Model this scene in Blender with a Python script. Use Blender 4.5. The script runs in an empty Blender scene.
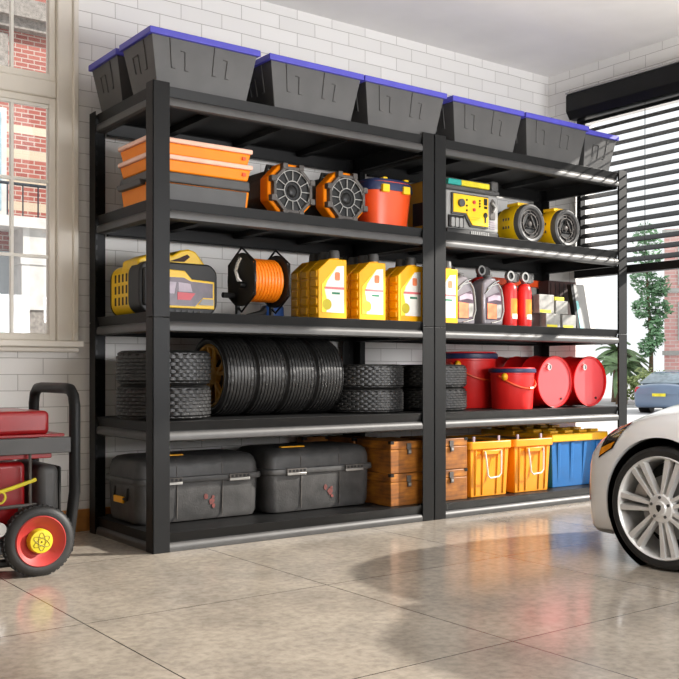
import bpy, bmesh, math, random
from mathutils import Vector, Matrix
random.seed(7)
PI = math.pi
sc = bpy.context.scene
COL = sc.collection
def rad(a): return math.radians(a)

# ------------------------------------------------------------------ materials
def lin(c):
    c = c/255.0
    return c/12.92 if c <= .04045 else ((c+.055)/1.055)**2.4
def rgb(r, g, b): return (lin(r), lin(g), lin(b), 1)
def M(name, c, rough=.5, metal=0, var=.10, scale=9, bump=0, bscale=80, coat=0, spec=.5, rvar=0, trans=0, c2=None):
    m = bpy.data.materials.new(name); m.use_nodes = True
    nt = m.node_tree; N = nt.nodes; L = nt.links
    b = N['Principled BSDF']
    b.inputs['Roughness'].default_value = rough; b.inputs['Metallic'].default_value = metal
    b.inputs['Specular IOR Level'].default_value = spec
    if coat: b.inputs['Coat Weight'].default_value = coat; b.inputs['Coat Roughness'].default_value = .04
    if trans: b.inputs['Transmission Weight'].default_value = trans
    tc = N.new('ShaderNodeTexCoord'); no = N.new('ShaderNodeTexNoise')
    no.inputs['Scale'].default_value = scale; no.inputs['Detail'].default_value = 4
    L.new(tc.outputs['Object'], no.inputs['Vector'])
    base = rgb(*c)
    hi = rgb(*c2) if c2 else tuple(min(1, x*(1+var)) for x in base[:3])+(1,)
    lo = base if c2 else tuple(x*(1-var) for x in base[:3])+(1,)
    cr = N.new('ShaderNodeValToRGB')
    cr.color_ramp.elements[0].position = .35; cr.color_ramp.elements[1].position = .68
    cr.color_ramp.elements[0].color = lo; cr.color_ramp.elements[1].color = hi
    L.new(no.outputs['Fac'], cr.inputs['Fac']); L.new(cr.outputs['Color'], b.inputs['Base Color'])
    if rvar:
        mr = N.new('ShaderNodeMapRange'); mr.inputs[3].default_value = rough-rvar; mr.inputs[4].default_value = rough+rvar
        L.new(no.outputs['Fac'], mr.inputs[0]); L.new(mr.outputs[0], b.inputs['Roughness'])
    if bump:
        n2 = N.new('ShaderNodeTexNoise'); n2.inputs['Scale'].default_value = bscale; n2.inputs['Detail'].default_value = 3
        L.new(tc.outputs['Object'], n2.inputs['Vector'])
        bp = N.new('ShaderNodeBump'); bp.inputs['Strength'].default_value = bump; bp.inputs['Distance'].default_value = .003
        L.new(n2.outputs['Fac'], bp.inputs['Height']); L.new(bp.outputs['Normal'], b.inputs['Normal'])
    return m

def brick_mat(name, c1, c2, cm, bw, rh, mortar, axes='xz', off=(0, 0), bump=.5, rough=.6, bands=None):
    m = bpy.data.materials.new(name); m.use_nodes = True
    nt = m.node_tree; N = nt.nodes; L = nt.links; b = N['Principled BSDF']
    b.inputs['Roughness'].default_value = rough
    tc = N.new('ShaderNodeTexCoord'); sp = N.new('ShaderNodeSeparateXYZ'); cb = N.new('ShaderNodeCombineXYZ')
    L.new(tc.outputs['Object'], sp.inputs[0])
    for i, a in enumerate(axes):
        ad = N.new('ShaderNodeMath'); ad.operation = 'ADD'; ad.inputs[1].default_value = off[i]
        L.new(sp.outputs['XYZ'.index(a.upper())], ad.inputs[0]); L.new(ad.outputs[0], cb.inputs[i])
    # a little wobble so the courses look hand laid
    no = N.new('ShaderNodeTexNoise'); no.inputs['Scale'].default_value = 5; no.inputs['Detail'].default_value = 3
    L.new(tc.outputs['Object'], no.inputs['Vector'])
    sb = N.new('ShaderNodeVectorMath'); sb.operation = 'SUBTRACT'; sb.inputs[1].default_value = (.5, .5, .5)
    L.new(no.outputs['Color'], sb.inputs[0])
    sl = N.new('ShaderNodeVectorMath'); sl.operation = 'SCALE'; sl.inputs['Scale'].default_value = .006
    L.new(sb.outputs[0], sl.inputs[0])
    av = N.new('ShaderNodeVectorMath'); L.new(cb.outputs[0], av.inputs[0]); L.new(sl.outputs[0], av.inputs[1])
    br = N.new('ShaderNodeTexBrick')
    br.inputs['Color1'].default_value = rgb(*c1); br.inputs['Color2'].default_value = rgb(*c2)
    br.inputs['Mortar'].default_value = rgb(*cm); br.inputs['Scale'].default_value = 1
    br.inputs['Mortar Size'].default_value = mortar; br.inputs['Mortar Smooth'].default_value = .25
    br.inputs['Brick Width'].default_value = bw; br.inputs['Row Height'].default_value = rh
    L.new(av.outputs[0], br.inputs['Vector'])
    out = br.outputs['Color']
    if bands:     # pale stone courses at given heights
        for z0, z1, c in bands:
            g = N.new('ShaderNodeMath'); g.operation = 'GREATER_THAN'; g.inputs[1].default_value = z0
            l = N.new('ShaderNodeMath'); l.operation = 'LESS_THAN'; l.inputs[1].default_value = z1
            mu = N.new('ShaderNodeMath'); mu.operation = 'MULTIPLY'
            L.new(sp.outputs[2], g.inputs[0]); L.new(sp.outputs[2], l.inputs[0])
            L.new(g.outputs[0], mu.inputs[0]); L.new(l.outputs[0], mu.inputs[1])
            mx = N.new('ShaderNodeMix'); mx.data_type = 'RGBA'
            L.new(mu.outputs[0], mx.inputs[0]); L.new(out, mx.inputs[6]); mx.inputs[7].default_value = rgb(*c)
            out = mx.outputs[2]
    L.new(out, b.inputs['Base Color'])
    n2 = N.new('ShaderNodeTexNoise'); n2.inputs['Scale'].default_value = 40; n2.inputs['Detail'].default_value = 4
    L.new(tc.outputs['Object'], n2.inputs['Vector'])
    inv = N.new('ShaderNodeMath'); inv.operation = 'MULTIPLY_ADD'; inv.inputs[1].default_value = -1; inv.inputs[2].default_value = 1
    L.new(br.outputs['Fac'], inv.inputs[0])
    ad = N.new('ShaderNodeMath'); ad.operation = 'MULTIPLY_ADD'; ad.inputs[1].default_value = .22
    L.new(n2.outputs['Fac'], ad.inputs[0]); L.new(inv.outputs[0], ad.inputs[2])
    bp = N.new('ShaderNodeBump'); bp.inputs['Strength'].default_value = bump; bp.inputs['Distance'].default_value = .006
    L.new(ad.outputs[0], bp.inputs['Height']); L.new(bp.outputs['Normal'], b.inputs['Normal'])
    return m

def floor_mat():
    m = bpy.data.materials.new('polished_concrete'); m.use_nodes = True
    nt = m.node_tree; N = nt.nodes; L = nt.links; b = N['Principled BSDF']
    tc = N.new('ShaderNodeTexCoord'); sp = N.new('ShaderNodeSeparateXYZ'); L.new(tc.outputs['Object'], sp.inputs[0])
    def noise(s, d, r=.55):
        n = N.new('ShaderNodeTexNoise'); n.inputs['Scale'].default_value = s; n.inputs['Detail'].default_value = d
        n.inputs['Roughness'].default_value = r; L.new(tc.outputs['Object'], n.inputs['Vector']); return n
    def math_(op, a, v=None):
        n = N.new('ShaderNodeMath'); n.operation = op
        L.new(a, n.inputs[0])
        if v is not None:
            if hasattr(v, 'is_linked'): L.new(v, n.inputs[1])
            else: n.inputs[1].default_value = v
        return n.outputs[0]
    big = noise(2.6, 9, .68); fine = noise(34, 5, .62)
    cr = N.new('ShaderNodeValToRGB'); E = cr.color_ramp.elements
    E[0].position = .30; E[0].color = rgb(150, 141, 130); E[1].position = .72; E[1].color = rgb(190, 179, 163)
    L.new(big.outputs['Fac'], cr.inputs['Fac'])
    cr2 = N.new('ShaderNodeValToRGB'); E = cr2.color_ramp.elements
    E[0].position = .34; E[0].color = (.72, .71, .70, 1); E[1].position = .60; E[1].color = (1, 1, 1, 1)
    L.new(fine.outputs['Fac'], cr2.inputs['Fac'])
    mu = N.new('ShaderNodeMix'); mu.data_type = 'RGBA'; mu.blend_type = 'MULTIPLY'; mu.inputs[0].default_value = .9
    L.new(cr.outputs[0], mu.inputs[6]); L.new(cr2.outputs[0], mu.inputs[7])
    # sawn joints on a .90 m grid
    def joint(o, off):
        d = math_('DIVIDE', math_('SUBTRACT', o, off), .9)
        f = math_('FRACT', d); f = math_('SUBTRACT', f, .5); f = math_('ABSOLUTE', f)
        return math_('GREATER_THAN', f, .5-.0024)
    j = math_('MAXIMUM', joint(sp.outputs[0], .245-.0), joint(sp.outputs[1], -.0))
    mj = N.new('ShaderNodeMix'); mj.data_type = 'RGBA'; L.new(j, mj.inputs[0]); L.new(mu.outputs[2], mj.inputs[6])
    mj.inputs[7].default_value = rgb(66, 60, 54)
    L.new(mj.outputs[2], b.inputs['Base Color'])
    mr = N.new('ShaderNodeMapRange'); mr.inputs[1].default_value = .3; mr.inputs[2].default_value = .7
    mr.inputs[3].default_value = .12; mr.inputs[4].default_value = .22
    L.new(big.outputs['Fac'], mr.inputs[0]); L.new(mr.outputs[0], b.inputs['Roughness'])
    b.inputs['Specular IOR Level'].default_value = .6
    bp = N.new('ShaderNodeBump'); bp.inputs['Strength'].default_value = .03; bp.inputs['Distance'].default_value = .001
    L.new(fine.outputs['Fac'], bp.inputs['Height']); L.new(bp.outputs[0], b.inputs['Normal'])
    return m

mt = {}
mt['lip'] = M('satin_steel_lip', (78, 77, 76), .45, .4, .08, 14)  # beam steel lightened, standing in for the light the lips catch
mt['black'] = M('powder_black_steel', (18, 18, 18), .45, 0, .12, 12, .05, 400, spec=.22)
mt['deck'] = M('black_deck_panel', (20, 20, 20), .5, 0, .15, 10, .05, 300, spec=.25)
mt['bin'] = M('dark_grey_plastic', (76, 75, 74), .5, 0, .12, 7, .08, 200)
mt['lid_blue'] = M('violet_blue_plastic', (76, 74, 180), .4, 0, .06)
mt['orange'] = M('orange_plastic', (255, 140, 0), .45, 0, .05, spec=.25)
mt['peach'] = M('translucent_peach_lid', (248, 196, 172), .25, 0, .06)
mt['dgrey'] = M('charcoal_plastic', (72, 71, 70), .5, 0, .12, 8, .06, 150)
mt['rubber'] = M('black_rubber', (30, 29, 28), .55, 0, .18, 10, .1, 160)
mt['tread'] = M('tyre_rubber', (38, 37, 36), .40, 0, .25, 26, .3, 140)
mt['gold'] = M('gold_alloy', (214, 160, 66), .38, .4, .08)
mt['grille'] = M('dark_grille', (13, 13, 13), .4, .2, .2)
mt['ringgrey'] = M('worn_grey_ring', (84, 79, 75), .55, .1, .3, 30, .2, 90)
mt['silver'] = M('brushed_silver', (178, 176, 172), .32, .8, .1, 20)
mt['chrome'] = M('bright_metal', (215, 213, 208), .22, .9, .06)
mt['redor'] = M('red_orange_plastic', (236, 84, 34), .38, 0, .05)
mt['navy'] = M('navy_plastic', (34, 46, 82), .42, 0, .1)
mt['yellow'] = M('yellow_plastic', (244, 196, 14), .38, 0, .06)
mt['amber'] = M('amber_yellow_plastic', (240, 168, 8), .38, 0, .05)
mt['jug'] = M('golden_jug_plastic', (246, 176, 8), .34, 0, .06, 6)
mt['white'] = M('white_label', (236, 232, 222), .5, 0, .04)
mt['paleyel'] = M('pale_yellow_label', (242, 226, 60), .5, 0, .15, 14)
mt['pink'] = M('pink_print', (226, 120, 120), .5, 0, .1)
mt['green'] = M('green_print', (34, 120, 84), .5, 0, .1)
mt['olive'] = M('olive_yellow_print', (196, 178, 30), .5, 0, .12)
mt['teal'] = M('teal_paint', (24, 150, 140), .4, 0, .1)
mt['limeyel'] = M('lime_yellow_paint', (206, 190, 22), .4, 0, .2, 20)
mt['lgrey'] = M('light_grey_plastic', (150, 149, 146), .45, 0, .08)
mt['mauve'] = M('mauve_screen', (86, 68, 80), .3, 0, .3, 16)
mt['lilac'] = M('pale_lilac_print', (168, 152, 164), .35, 0, .2, 18)
mt['crimson'] = M('crimson_paint', (200, 40, 56), .35, 0, .1)
mt['redlid'] = M('red_enamel_lid', (241, 84, 88), .3, 0, .05, 4, 0, 80, .4)  # drum red made paler and pinker, direct sun put into the colour
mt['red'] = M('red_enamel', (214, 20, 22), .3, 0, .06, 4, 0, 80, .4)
mt['redpl'] = M('red_plastic', (222, 34, 30), .36, 0, .06)
mt['dred'] = M('dark_red_paint', (150, 14, 20), .32, 0, .1, 8, 0, 80, .3)
mt['wheelred'] = M('faded_red_wheel', (172, 50, 46), .5, 0, .08)
mt['emblem'] = M('dark_olive_relief', (128, 112, 20), .5, 0, .1)
mt['hubyel'] = M('dull_yellow_hub', (204, 184, 26), .5, 0, .08)
mt['cable'] = M('orange_cable', (248, 134, 14), .42, 0, .08)
mt['blue'] = M('blue_plastic', (22, 104, 172), .36, 0, .08)
mt['dblue'] = M('dark_blue_plastic', (20, 66, 128), .4, 0, .1)
mt['tote'] = M('orange_tote_plastic', (246, 158, 22), .36, 0, .07, 6)
mt['ylid'] = M('yellow_lid_plastic', (248, 184, 28), .36, 0, .05)
mt['browninner'] = M('brown_lid', (120, 82, 46), .55, 0, .2)
mt['ceramic'] = M('grey_bottle_plastic', (138, 132, 136), .28, .35, .12, 12)
mt['salmon'] = M('salmon_label', (232, 130, 84), .45, 0, .22, 22)
mt['orlabel'] = M('orange_label', (250, 146, 24), .45, 0, .12)
mt['card'] = M('dark_brown_card', (58, 34, 30), .7, 0, .15)
mt['foil'] = M('grey_carton', (158, 156, 150), .5, .15, .25, 18)
mt['aqua'] = M('aqua_edge', (150, 212, 212), .4, 0, .08)
mt['case'] = M('worn_case_plastic', (62, 61, 60), .5, 0, .30, 14, .35, 110)
mt['scuff'] = M('rust_red_scuff', (108, 52, 46), .7, 0, .3, 40)
mt['cream'] = M('cream_paint', (226, 219, 206), .5, 0, .04, 4)
mt['ceil'] = M('ceiling_plaster', (240, 237, 233), .85, 0, .03, 3, .1, 30)
mt['oak'] = M('oak_skirting', (178, 118, 52), .5, 0, .2, 12)
mt['carwhite'] = M('white_car_paint', (244, 243, 242), .28, 0, .02, 3, 0, 80, .8)
mt['alloy'] = M('silver_alloy', (224, 223, 220), .3, .35, .06)
mt['lens'] = M('dark_lamp_lens', (44, 34, 26), .1, 0, .5, 30, 0, 80, 1)
mt['amberlens'] = M('amber_lens', (240, 150, 30), .15, 0, .2, 30, 0, 80, 1)
mt['caliper'] = M('cast_grey', (150, 148, 146), .4, .6, .1)
mt['carblue'] = M('slate_blue_car_paint', (112, 132, 158), .3, .2, .05, 3, 0, 80, .6)
mt['glassdark'] = M('tinted_car_glass', (120, 136, 146), .08, 0, .2)
mt['redlens'] = M('red_tail_lens', (200, 40, 50), .2, 0, .1)
mt['leaf'] = M('green_leaves', (128, 168, 128), .6, 0, .4, 3)
mt['leaf2'] = M('olive_green_leaves', (150, 166, 106), .6, 0, .4, 3)
mt['palm'] = M('palm_fronds', (112, 138, 96), .6, 0, .4, 3)
mt['bark'] = M('tree_bark', (110, 88, 66), .8, 0, .3, 8)
mt['road'] = M('pale_asphalt', (196, 196, 196), .85, 0, .08, 2)
mt['pinkplaster'] = M('pink_plaster', (226, 160, 152), .7, 0, .08, 2)
mt['stone'] = M('pale_stone', (196, 194, 190), .7, 0, .12, 6, .2, 30)
mt['greystone'] = M('speckled_grey_stone', (136, 130, 124), .75, 0, .3, 20, .2, 40)
mt['greydoor'] = M('grey_painted_door', (150, 156, 160), .5, 0, .06)
mt['iron'] = M('wrought_iron', (40, 48, 58), .5, .4, .1)
mt['paneglass'] = M('facade_glass', (150, 176, 188), .08, 0, .2)

def wood_mat():
    m = bpy.data.materials.new('stained_crate_wood'); m.use_nodes = True
    nt = m.node_tree; N = nt.nodes; L = nt.links; b = N['Principled BSDF']; b.inputs['Roughness'].default_value = .5
    tc = N.new('ShaderNodeTexCoord'); mp = N.new('ShaderNodeMapping'); mp.inputs['Scale'].default_value = (6, 6, 40)
    L.new(tc.outputs['Object'], mp.inputs[0])
    no = N.new('ShaderNodeTexNoise'); no.inputs['Scale'].default_value = 1.6; no.inputs['Detail'].default_value = 6
    L.new(mp.outputs[0], no.inputs['Vector'])
    n2 = N.new('ShaderNodeTexNoise'); n2.inputs['Scale'].default_value = 9; n2.inputs['Detail'].default_value = 3
    L.new(tc.outputs['Object'], n2.inputs['Vector'])
    mx = N.new('ShaderNodeMath'); mx.operation = 'MULTIPLY_ADD'; mx.inputs[1].default_value = .6
    L.new(n2.outputs[0], mx.inputs[0]); 
    ml = N.new('ShaderNodeMath'); ml.operation = 'MULTIPLY'; ml.inputs[1].default_value = .5
    L.new(no.outputs[0], ml.inputs[0]); L.new(ml.outputs[0], mx.inputs[2])
    cr = N.new('ShaderNodeValToRGB'); E = cr.color_ramp.elements
    E[0].position = .38; E[0].color = rgb(94, 54, 16); E[1].position = .70; E[1].color = rgb(188, 120, 36)
    e = E.new(.54); e.color = rgb(144, 86, 24)
    L.new(mx.outputs[0], cr.inputs[0]); L.new(cr.outputs[0], b.inputs['Base Color'])
    return m
mt['wood'] = wood_mat()

def glass_mat():
    m = bpy.data.materials.new('window_glass'); m.use_nodes = True
    nt = m.node_tree; N = nt.nodes; L = nt.links
    N.remove(N['Principled BSDF'])
    t = N.new('ShaderNodeBsdfTransparent'); g = N.new('ShaderNodeBsdfGlossy'); g.inputs['Roughness'].default_value = .02
    f = N.new('ShaderNodeFresnel'); f.inputs[0].default_value = 1.45
    x = N.new('ShaderNodeMixShader'); L.new(f.outputs[0], x.inputs[0]); L.new(t.outputs[0], x.inputs[1]); L.new(g.outputs[0], x.inputs[2])
    L.new(x.outputs[0], N['Material Output'].inputs[0])
    return m
mt['glass'] = glass_mat()

# ------------------------------------------------------------------ mesh builder
class MB:
    def __init__(s): s.bm = bmesh.new(); s.mats = []
    def hexa(s, p):
        v = [s.bm.verts.new(q) for q in p]
        for f in ((0, 3, 2, 1), (4, 5, 6, 7), (0, 1, 5, 4), (1, 2, 6, 5), (2, 3, 7, 6), (3, 0, 4, 7)):
            s.bm.faces.new([v[i] for i in f])
        return s
    def box(s, x0, x1, y0, y1, z0, z1):
        return s.hexa([(x0, y0, z0), (x1, y0, z0), (x1, y1, z0), (x0, y1, z0), (x0, y0, z1), (x1, y0, z1), (x1, y1, z1), (x0, y1, z1)])
    def frus(s, a, z0, b, z1):
        return s.hexa([(a[0], a[2], z0), (a[1], a[2], z0), (a[1], a[3], z0), (a[0], a[3], z0), (b[0], b[2], z1), (b[1], b[2], z1), (b[1], b[3], z1), (b[0], b[3], z1)])
    def prism(s, pts, axis, a, b):
        def mk(p, t):
            if axis == 'x': return (t, p[0], p[1])
            if axis == 'y': return (p[0], t, p[1])
            return (p[0], p[1], t)
        A = [s.bm.verts.new(mk(p, a)) for p in pts]; B = [s.bm.verts.new(mk(p, b)) for p in pts]
        n = len(pts)
        s.bm.faces.new(A); s.bm.faces.new(B[::-1])
        for i in range(n): s.bm.faces.new([A[i], B[i], B[(i+1) % n], A[(i+1) % n]])
        return s
    def frame(s, outer, inner, axis, a, b):     # ring prism between two outlines with equal counts
        def mk(p, t):
            if axis == 'x': return (t, p[0], p[1])
            if axis == 'y': return (p[0], t, p[1])
            return (p[0], p[1], t)
        R = [[s.bm.verts.new(mk(p, t)) for p in q] for q, t in ((outer, a), (outer, b), (inner, b), (inner, a))]
        n = len(outer)
        for k in range(4):
            P, Q = R[k], R[(k+1) % 4]
            for i in range(n): s.bm.faces.new([P[i], Q[i], Q[(i+1) % n], P[(i+1) % n]])
        return s
    def lathe(s, prof, axis='z', o=(0, 0, 0), n=32, mod=None):
        rings = []
        for k, (r, h) in enumerate(prof):
            ring = []
            if abs(r) < 1e-6: ring = [s.bm.verts.new(s._ax(axis, 0, 0, h, o))]
            else:
                for i in range(n):
                    t = 2*PI*i/n; rr = r + (mod(k, i) if mod else 0)
                    ring.append(s.bm.verts.new(s._ax(axis, rr*math.cos(t), rr*math.sin(t), h, o)))
            rings.append(ring)
        for A, B in zip(rings, rings[1:]):
            for i in range(n):
                j = (i+1) % n
                if len(A) == 1 and len(B) == 1: continue
                if len(A) == 1: s.bm.faces.new([A[0], B[i], B[j]])
                elif len(B) == 1: s.bm.faces.new([A[i], B[0], A[j]])
                else: s.bm.faces.new([A[i], B[i], B[j], A[j]])
        return s
    @staticmethod
    def _ax(axis, u, v, h, o):
        if axis == 'z': return (o[0]+u, o[1]+v, o[2]+h)
        if axis == 'y': return (o[0]+u, o[1]+h, o[2]+v)
        return (o[0]+h, o[1]+u, o[2]+v)
    def cyl(s, r, h0, h1, axis='z', o=(0, 0, 0), n=24, r1=None):
        return s.lathe([(0, h0), (r, h0), (r1 if r1 is not None else r, h1), (0, h1)], axis, o, n)
    def tube(s, pts, r, n=8, closed=False):
        P = [Vector(p) for p in pts]; m = len(P); rings = []
        up = None
        for i in range(m):
            if closed: d = P[(i+1) % m]-P[i-1]
            else: d = P[min(i+1, m-1)]-P[max(i-1, 0)]
            d.normalize()
            if up is None:
                up = Vector((0, 0, 1)) if abs(d.z) < .9 else Vector((1, 0, 0))
            a = up-d*up.dot(d)
            if a.length < 1e-4: a = d.orthogonal()
            a.normalize(); up = a; b = d.cross(a)
            rr = r[i] if isinstance(r, (list, tuple)) else r
            rings.append([s.bm.verts.new(P[i]+a*rr*math.cos(2*PI*k/n)+b*rr*math.sin(2*PI*k/n)) for k in range(n)])
        for i in range(m if closed else m-1):
            A, B = rings[i], rings[(i+1) % m]
            for k in range(n): s.bm.faces.new([A[k], A[(k+1) % n], B[(k+1) % n], B[k]])
        if not closed: s.bm.faces.new(rings[0][::-1]); s.bm.faces.new(rings[-1])
        return s
    def ball(s, c, r, u=16, v=10):
        pr = [(math.sin(PI*i/v), -math.cos(PI*i/v)) for i in range(v+1)]
        pr[0] = (0, -1); pr[-1] = (0, 1)
        k = len(s.bm.verts); s.lathe(pr, 'z', (0, 0, 0), u)
        s.bm.verts.ensure_lookup_table()
        for w in s.bm.verts[k:]: w.co = Vector((c[0]+w.co.x*r[0], c[1]+w.co.y*r[1], c[2]+w.co.z*r[2]))
        return s
    def xf(s, mat, start=0):
        s.bm.verts.ensure_lookup_table()
        for v in s.bm.verts[start:]: v.co = mat @ v.co
        return s
    def build(s, name, mat, parent=None, bevel=0, seg=2, angle=35, smooth=True, loc=None):
        bmesh.ops.recalc_face_normals(s.bm, faces=s.bm.faces[:])
        me = bpy.data.meshes.new(name); s.bm.to_mesh(me); s.bm.free()
        me.materials.append(mt[mat] if isinstance(mat, str) else mat)
        if smooth:
            me.shade_smooth(); me.set_sharp_from_angle(angle=rad(angle))
        o = bpy.data.objects.new(name, me); COL.objects.link(o)
        if parent: o.parent = parent
        if loc: o.location = loc
        if bevel:
            b = o.modifiers.new('bevel', 'BEVEL'); b.width = bevel; b.segments = seg; b.limit_method = 'ANGLE'; b.angle_limit = rad(30)
        return o

def tag(o, label, cat, group=None, kind=None):
    o['label'] = label; o['category'] = cat
    if group: o['group'] = group
    if kind: o['kind'] = kind
    return o
def thing(name, label, cat, loc=(0, 0, 0), group=None, rot=(0, 0, 0)):
    o = bpy.data.objects.new(name, None); COL.objects.link(o); o.location = loc; o.rotation_euler = rot
    o.empty_display_size = .05
    return tag(o, label, cat, group)
def struct(name, mb, mat, **k):
    o = mb.build(name, mat, **k); o['kind'] = 'structure'; return o
def dup(root, loc, label, group=None, rot=None, scale=None, name=None):
    r = root.copy(); COL.objects.link(r); r.location = loc; r['label'] = label
    if rot is not None: r.rotation_euler = rot
    if scale is not None: r.scale = scale
    if group: r['group'] = group
    for ch in list(root.children):
        c = ch.copy(); COL.objects.link(c); c.parent = r
        for g in ch.children:
            d = g.copy(); COL.objects.link(d); d.parent = c
    return r
def ngon(n, r, ph=0, cx=0, cy=0, ry=None):
    ry = ry or r
    return [(cx+r*math.cos(ph+2*PI*i/n), cy+ry*math.sin(ph+2*PI*i/n)) for i in range(n)]
def rrect(x0, x1, y0, y1, r, n=5):
    out = []
    for cx, cy, a in ((x1-r, y0+r, -90), (x1-r, y1-r, 0), (x0+r, y1-r, 90), (x0+r, y0+r, 180)):
        for i in range(n+1):
            t = rad(a+90*i/n); out.append((cx+r*math.cos(t), cy+r*math.sin(t)))
    return out

# ------------------------------------------------------------------ dimensions (metres, taken from the photograph's perspective)
W, D, H = 1.574, .684, 1.98
WY, RX, CZ = .747, 3.288, 2.763
LV = [.08, .55, 1.015, 1.49, 1.965]

# ------------------------------------------------------------------ room
mt['brick'] = brick_mat('white_painted_brick', (236, 234, 230), (228, 226, 222), (168, 163, 157), .238, .0755, .0016, 'xz', (.08, .0075), .55)
mt['brickr'] = brick_mat('white_painted_brick_side', (236, 234, 230), (228, 226, 222), (168, 163, 157), .238, .0755, .0016, 'yz', (.03, .0075), .55)
FR = -5.2; LX = -2.7
struct('floor', MB().box(LX-.2, RX+.2, FR-.2, WY+.2, -.08, 0), floor_mat(), smooth=False)
struct('ceiling', MB().box(LX-.2, RX+.2, FR-.1, WY+.2, CZ, CZ+.12), 'ceil', smooth=False)
# back wall with its window hole
wx0, wx1, wz0, wz1 = -1.38, -.14, .905, 2.66
struct('wall_back', MB().box(LX-.2, wx0-.09, WY, WY+.2, 0, CZ).box(wx1+.09, RX+.2, WY, WY+.2, 0, CZ).box(wx0-.09, wx1+.09, WY, WY+.2, 0, wz0).box(wx0-.09, wx1+.09, WY, WY+.2, wz1, CZ), 'brick', smooth=False)
struct('wall_left', MB().box(LX-.2, LX, FR-.1, WY, 0, CZ), 'brickr', smooth=False)
OY, OZ = .515, 2.43
struct('wall_right', MB().box(RX, RX+.2, OY, WY, 0, CZ).box(RX, RX+.2, FR-.1, OY, OZ, CZ).box(RX, RX+.2, FR-.1, FR+.25, 0, OZ), 'brickr', smooth=False)
struct('wall_front', MB().box(LX, 1.1, FR-.1, FR, 0, CZ).box(1.1, RX, FR-.1, FR, 2.43, CZ), 'ceil', smooth=False)  # unseen wall, added to dim the daylight on the left
struct('baseboard_back', MB().box(LX, RX, WY-.014, WY-.0005, 0, .105), 'oak', bevel=.003)

# window 1 : casing, sill, sashes, muntins, glass
y0 = WY-.028
win = MB()
for a in ((wx1, wx1+.097, y0, WY+.05, wz0-.0, wz1+.09), (wx0-.097, wx0, y0, WY+.05, wz0, wz1+.09), (wx0-.097, wx1+.097, y0, WY+.05, wz1, wz1+.095)): win.box(*a)
win.box(wx1+.072, wx1+.099, y0-.014, WY+.04, wz0, wz1+.09)
w1 = struct('window_1', win, 'cream', bevel=.006)
MB().box(wx0-.11, wx1+.11, y0-.045, WY+.1, wz0-.03, wz0).box(wx0-.1, wx1+.1, y0-.012, WY+.02, wz0-.052, wz0-.03).build('window_sill', 'cream', w1, bevel=.005)
def sash(z0, z1, fw=.032):
    f = MB()
    xa, xb = wx0, wx1
    f.box(xa, xa+fw, WY-.006, WY+.04, z0, z1).box(xb-fw, xb, WY-.006, WY+.04, z0, z1)
    f.box(xa, xb, WY-.005, WY+.04, z0, z0+fw).box(xa, xb, WY-.005, WY+.04, z1-fw, z1)
    s = f.build('window_sash', 'cream', w1, bevel=.004)
    m = MB()
    for k in range(1, 7): 
        x = -.174-.167*k
        if x > xa+fw: m.box(x-.007, x+.007, WY+.004, WY+.026, z0+fw, z1-fw)
    zz = 1.298
    for k in range(5):
        z = zz+.352*k
        if z0+fw < z < z1-fw and z1 < 2.2: m.box(xa+fw, xb-fw, WY+.0045, WY+.0255, z-.007, z+.007)
    m.build('muntin', 'white', s)
    MB().box(xa+fw, xb-fw, WY+.013, WY+.017, z0+fw, z1-fw).build('window_pane', 'glass', s, smooth=False)
sash(.907, 2.041); sash(2.122, wz1)
MB().box(wx0, wx1, WY-.014, WY+.05, 2.041, 2.122).build('transom', 'cream', w1, bevel=.008)
h = MB()
for z in (1.12, 1.83, 2.45): h.cyl(.006, z-.03, z+.03, 'z', (wx1-.004, WY+.006, 0), 8)
h.build('hinge', 'cream', w1)

# roller blind on the right wall
BY1, BY0 = .455, -.62
bl = thing('window_blind', 'black venetian blind with cassette, half lowered over the right opening', 'blind', (RX, 0, 2.43))
cx = -.128
MB().prism([(0, .142), (cx+.03, .142), (cx, .125), (cx, .02), (cx+.035, -.028), (0, -.028)], 'y', .49, BY0-.06).build('cassette', 'black', bl, bevel=.004)
MB().box(cx-.002, cx+.02, BY0-.06, .491, .134, .143).build('cassette_trim', 'lgrey', bl)  # pale strip paints the lit top edge of the black cassette
k = 0; z = -.055
while z > -1.0:
    s = MB().hexa([(-.085, BY0, z-.020), (-.035, BY0, z+.016), (-.035, BY1-.03, z+.016), (-.085, BY1-.03, z-.020),
                   (-.085, BY0, z-.0165), (-.035, BY0, z+.0195), (-.035, BY1-.03, z+.0195), (-.085, BY1-.03, z-.0165)])
    s.build('slat', 'grille', bl, smooth=False)
    z -= .0615
MB().box(-.09, -.03, BY0, BY1, -1.062, -1.012).build('bottom_rail', 'black', bl, bevel=.004)
MB().box(-.06, -.015, BY1-.032, BY1, -1.06, -.01).build('side_rail', 'black', bl)
for yy in (-.09, -.5): MB().tube([(-.088, yy, -.01), (-.088, yy, -1.03)], .0022, 6).build('ladder_cord', 'grille', bl)

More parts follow.
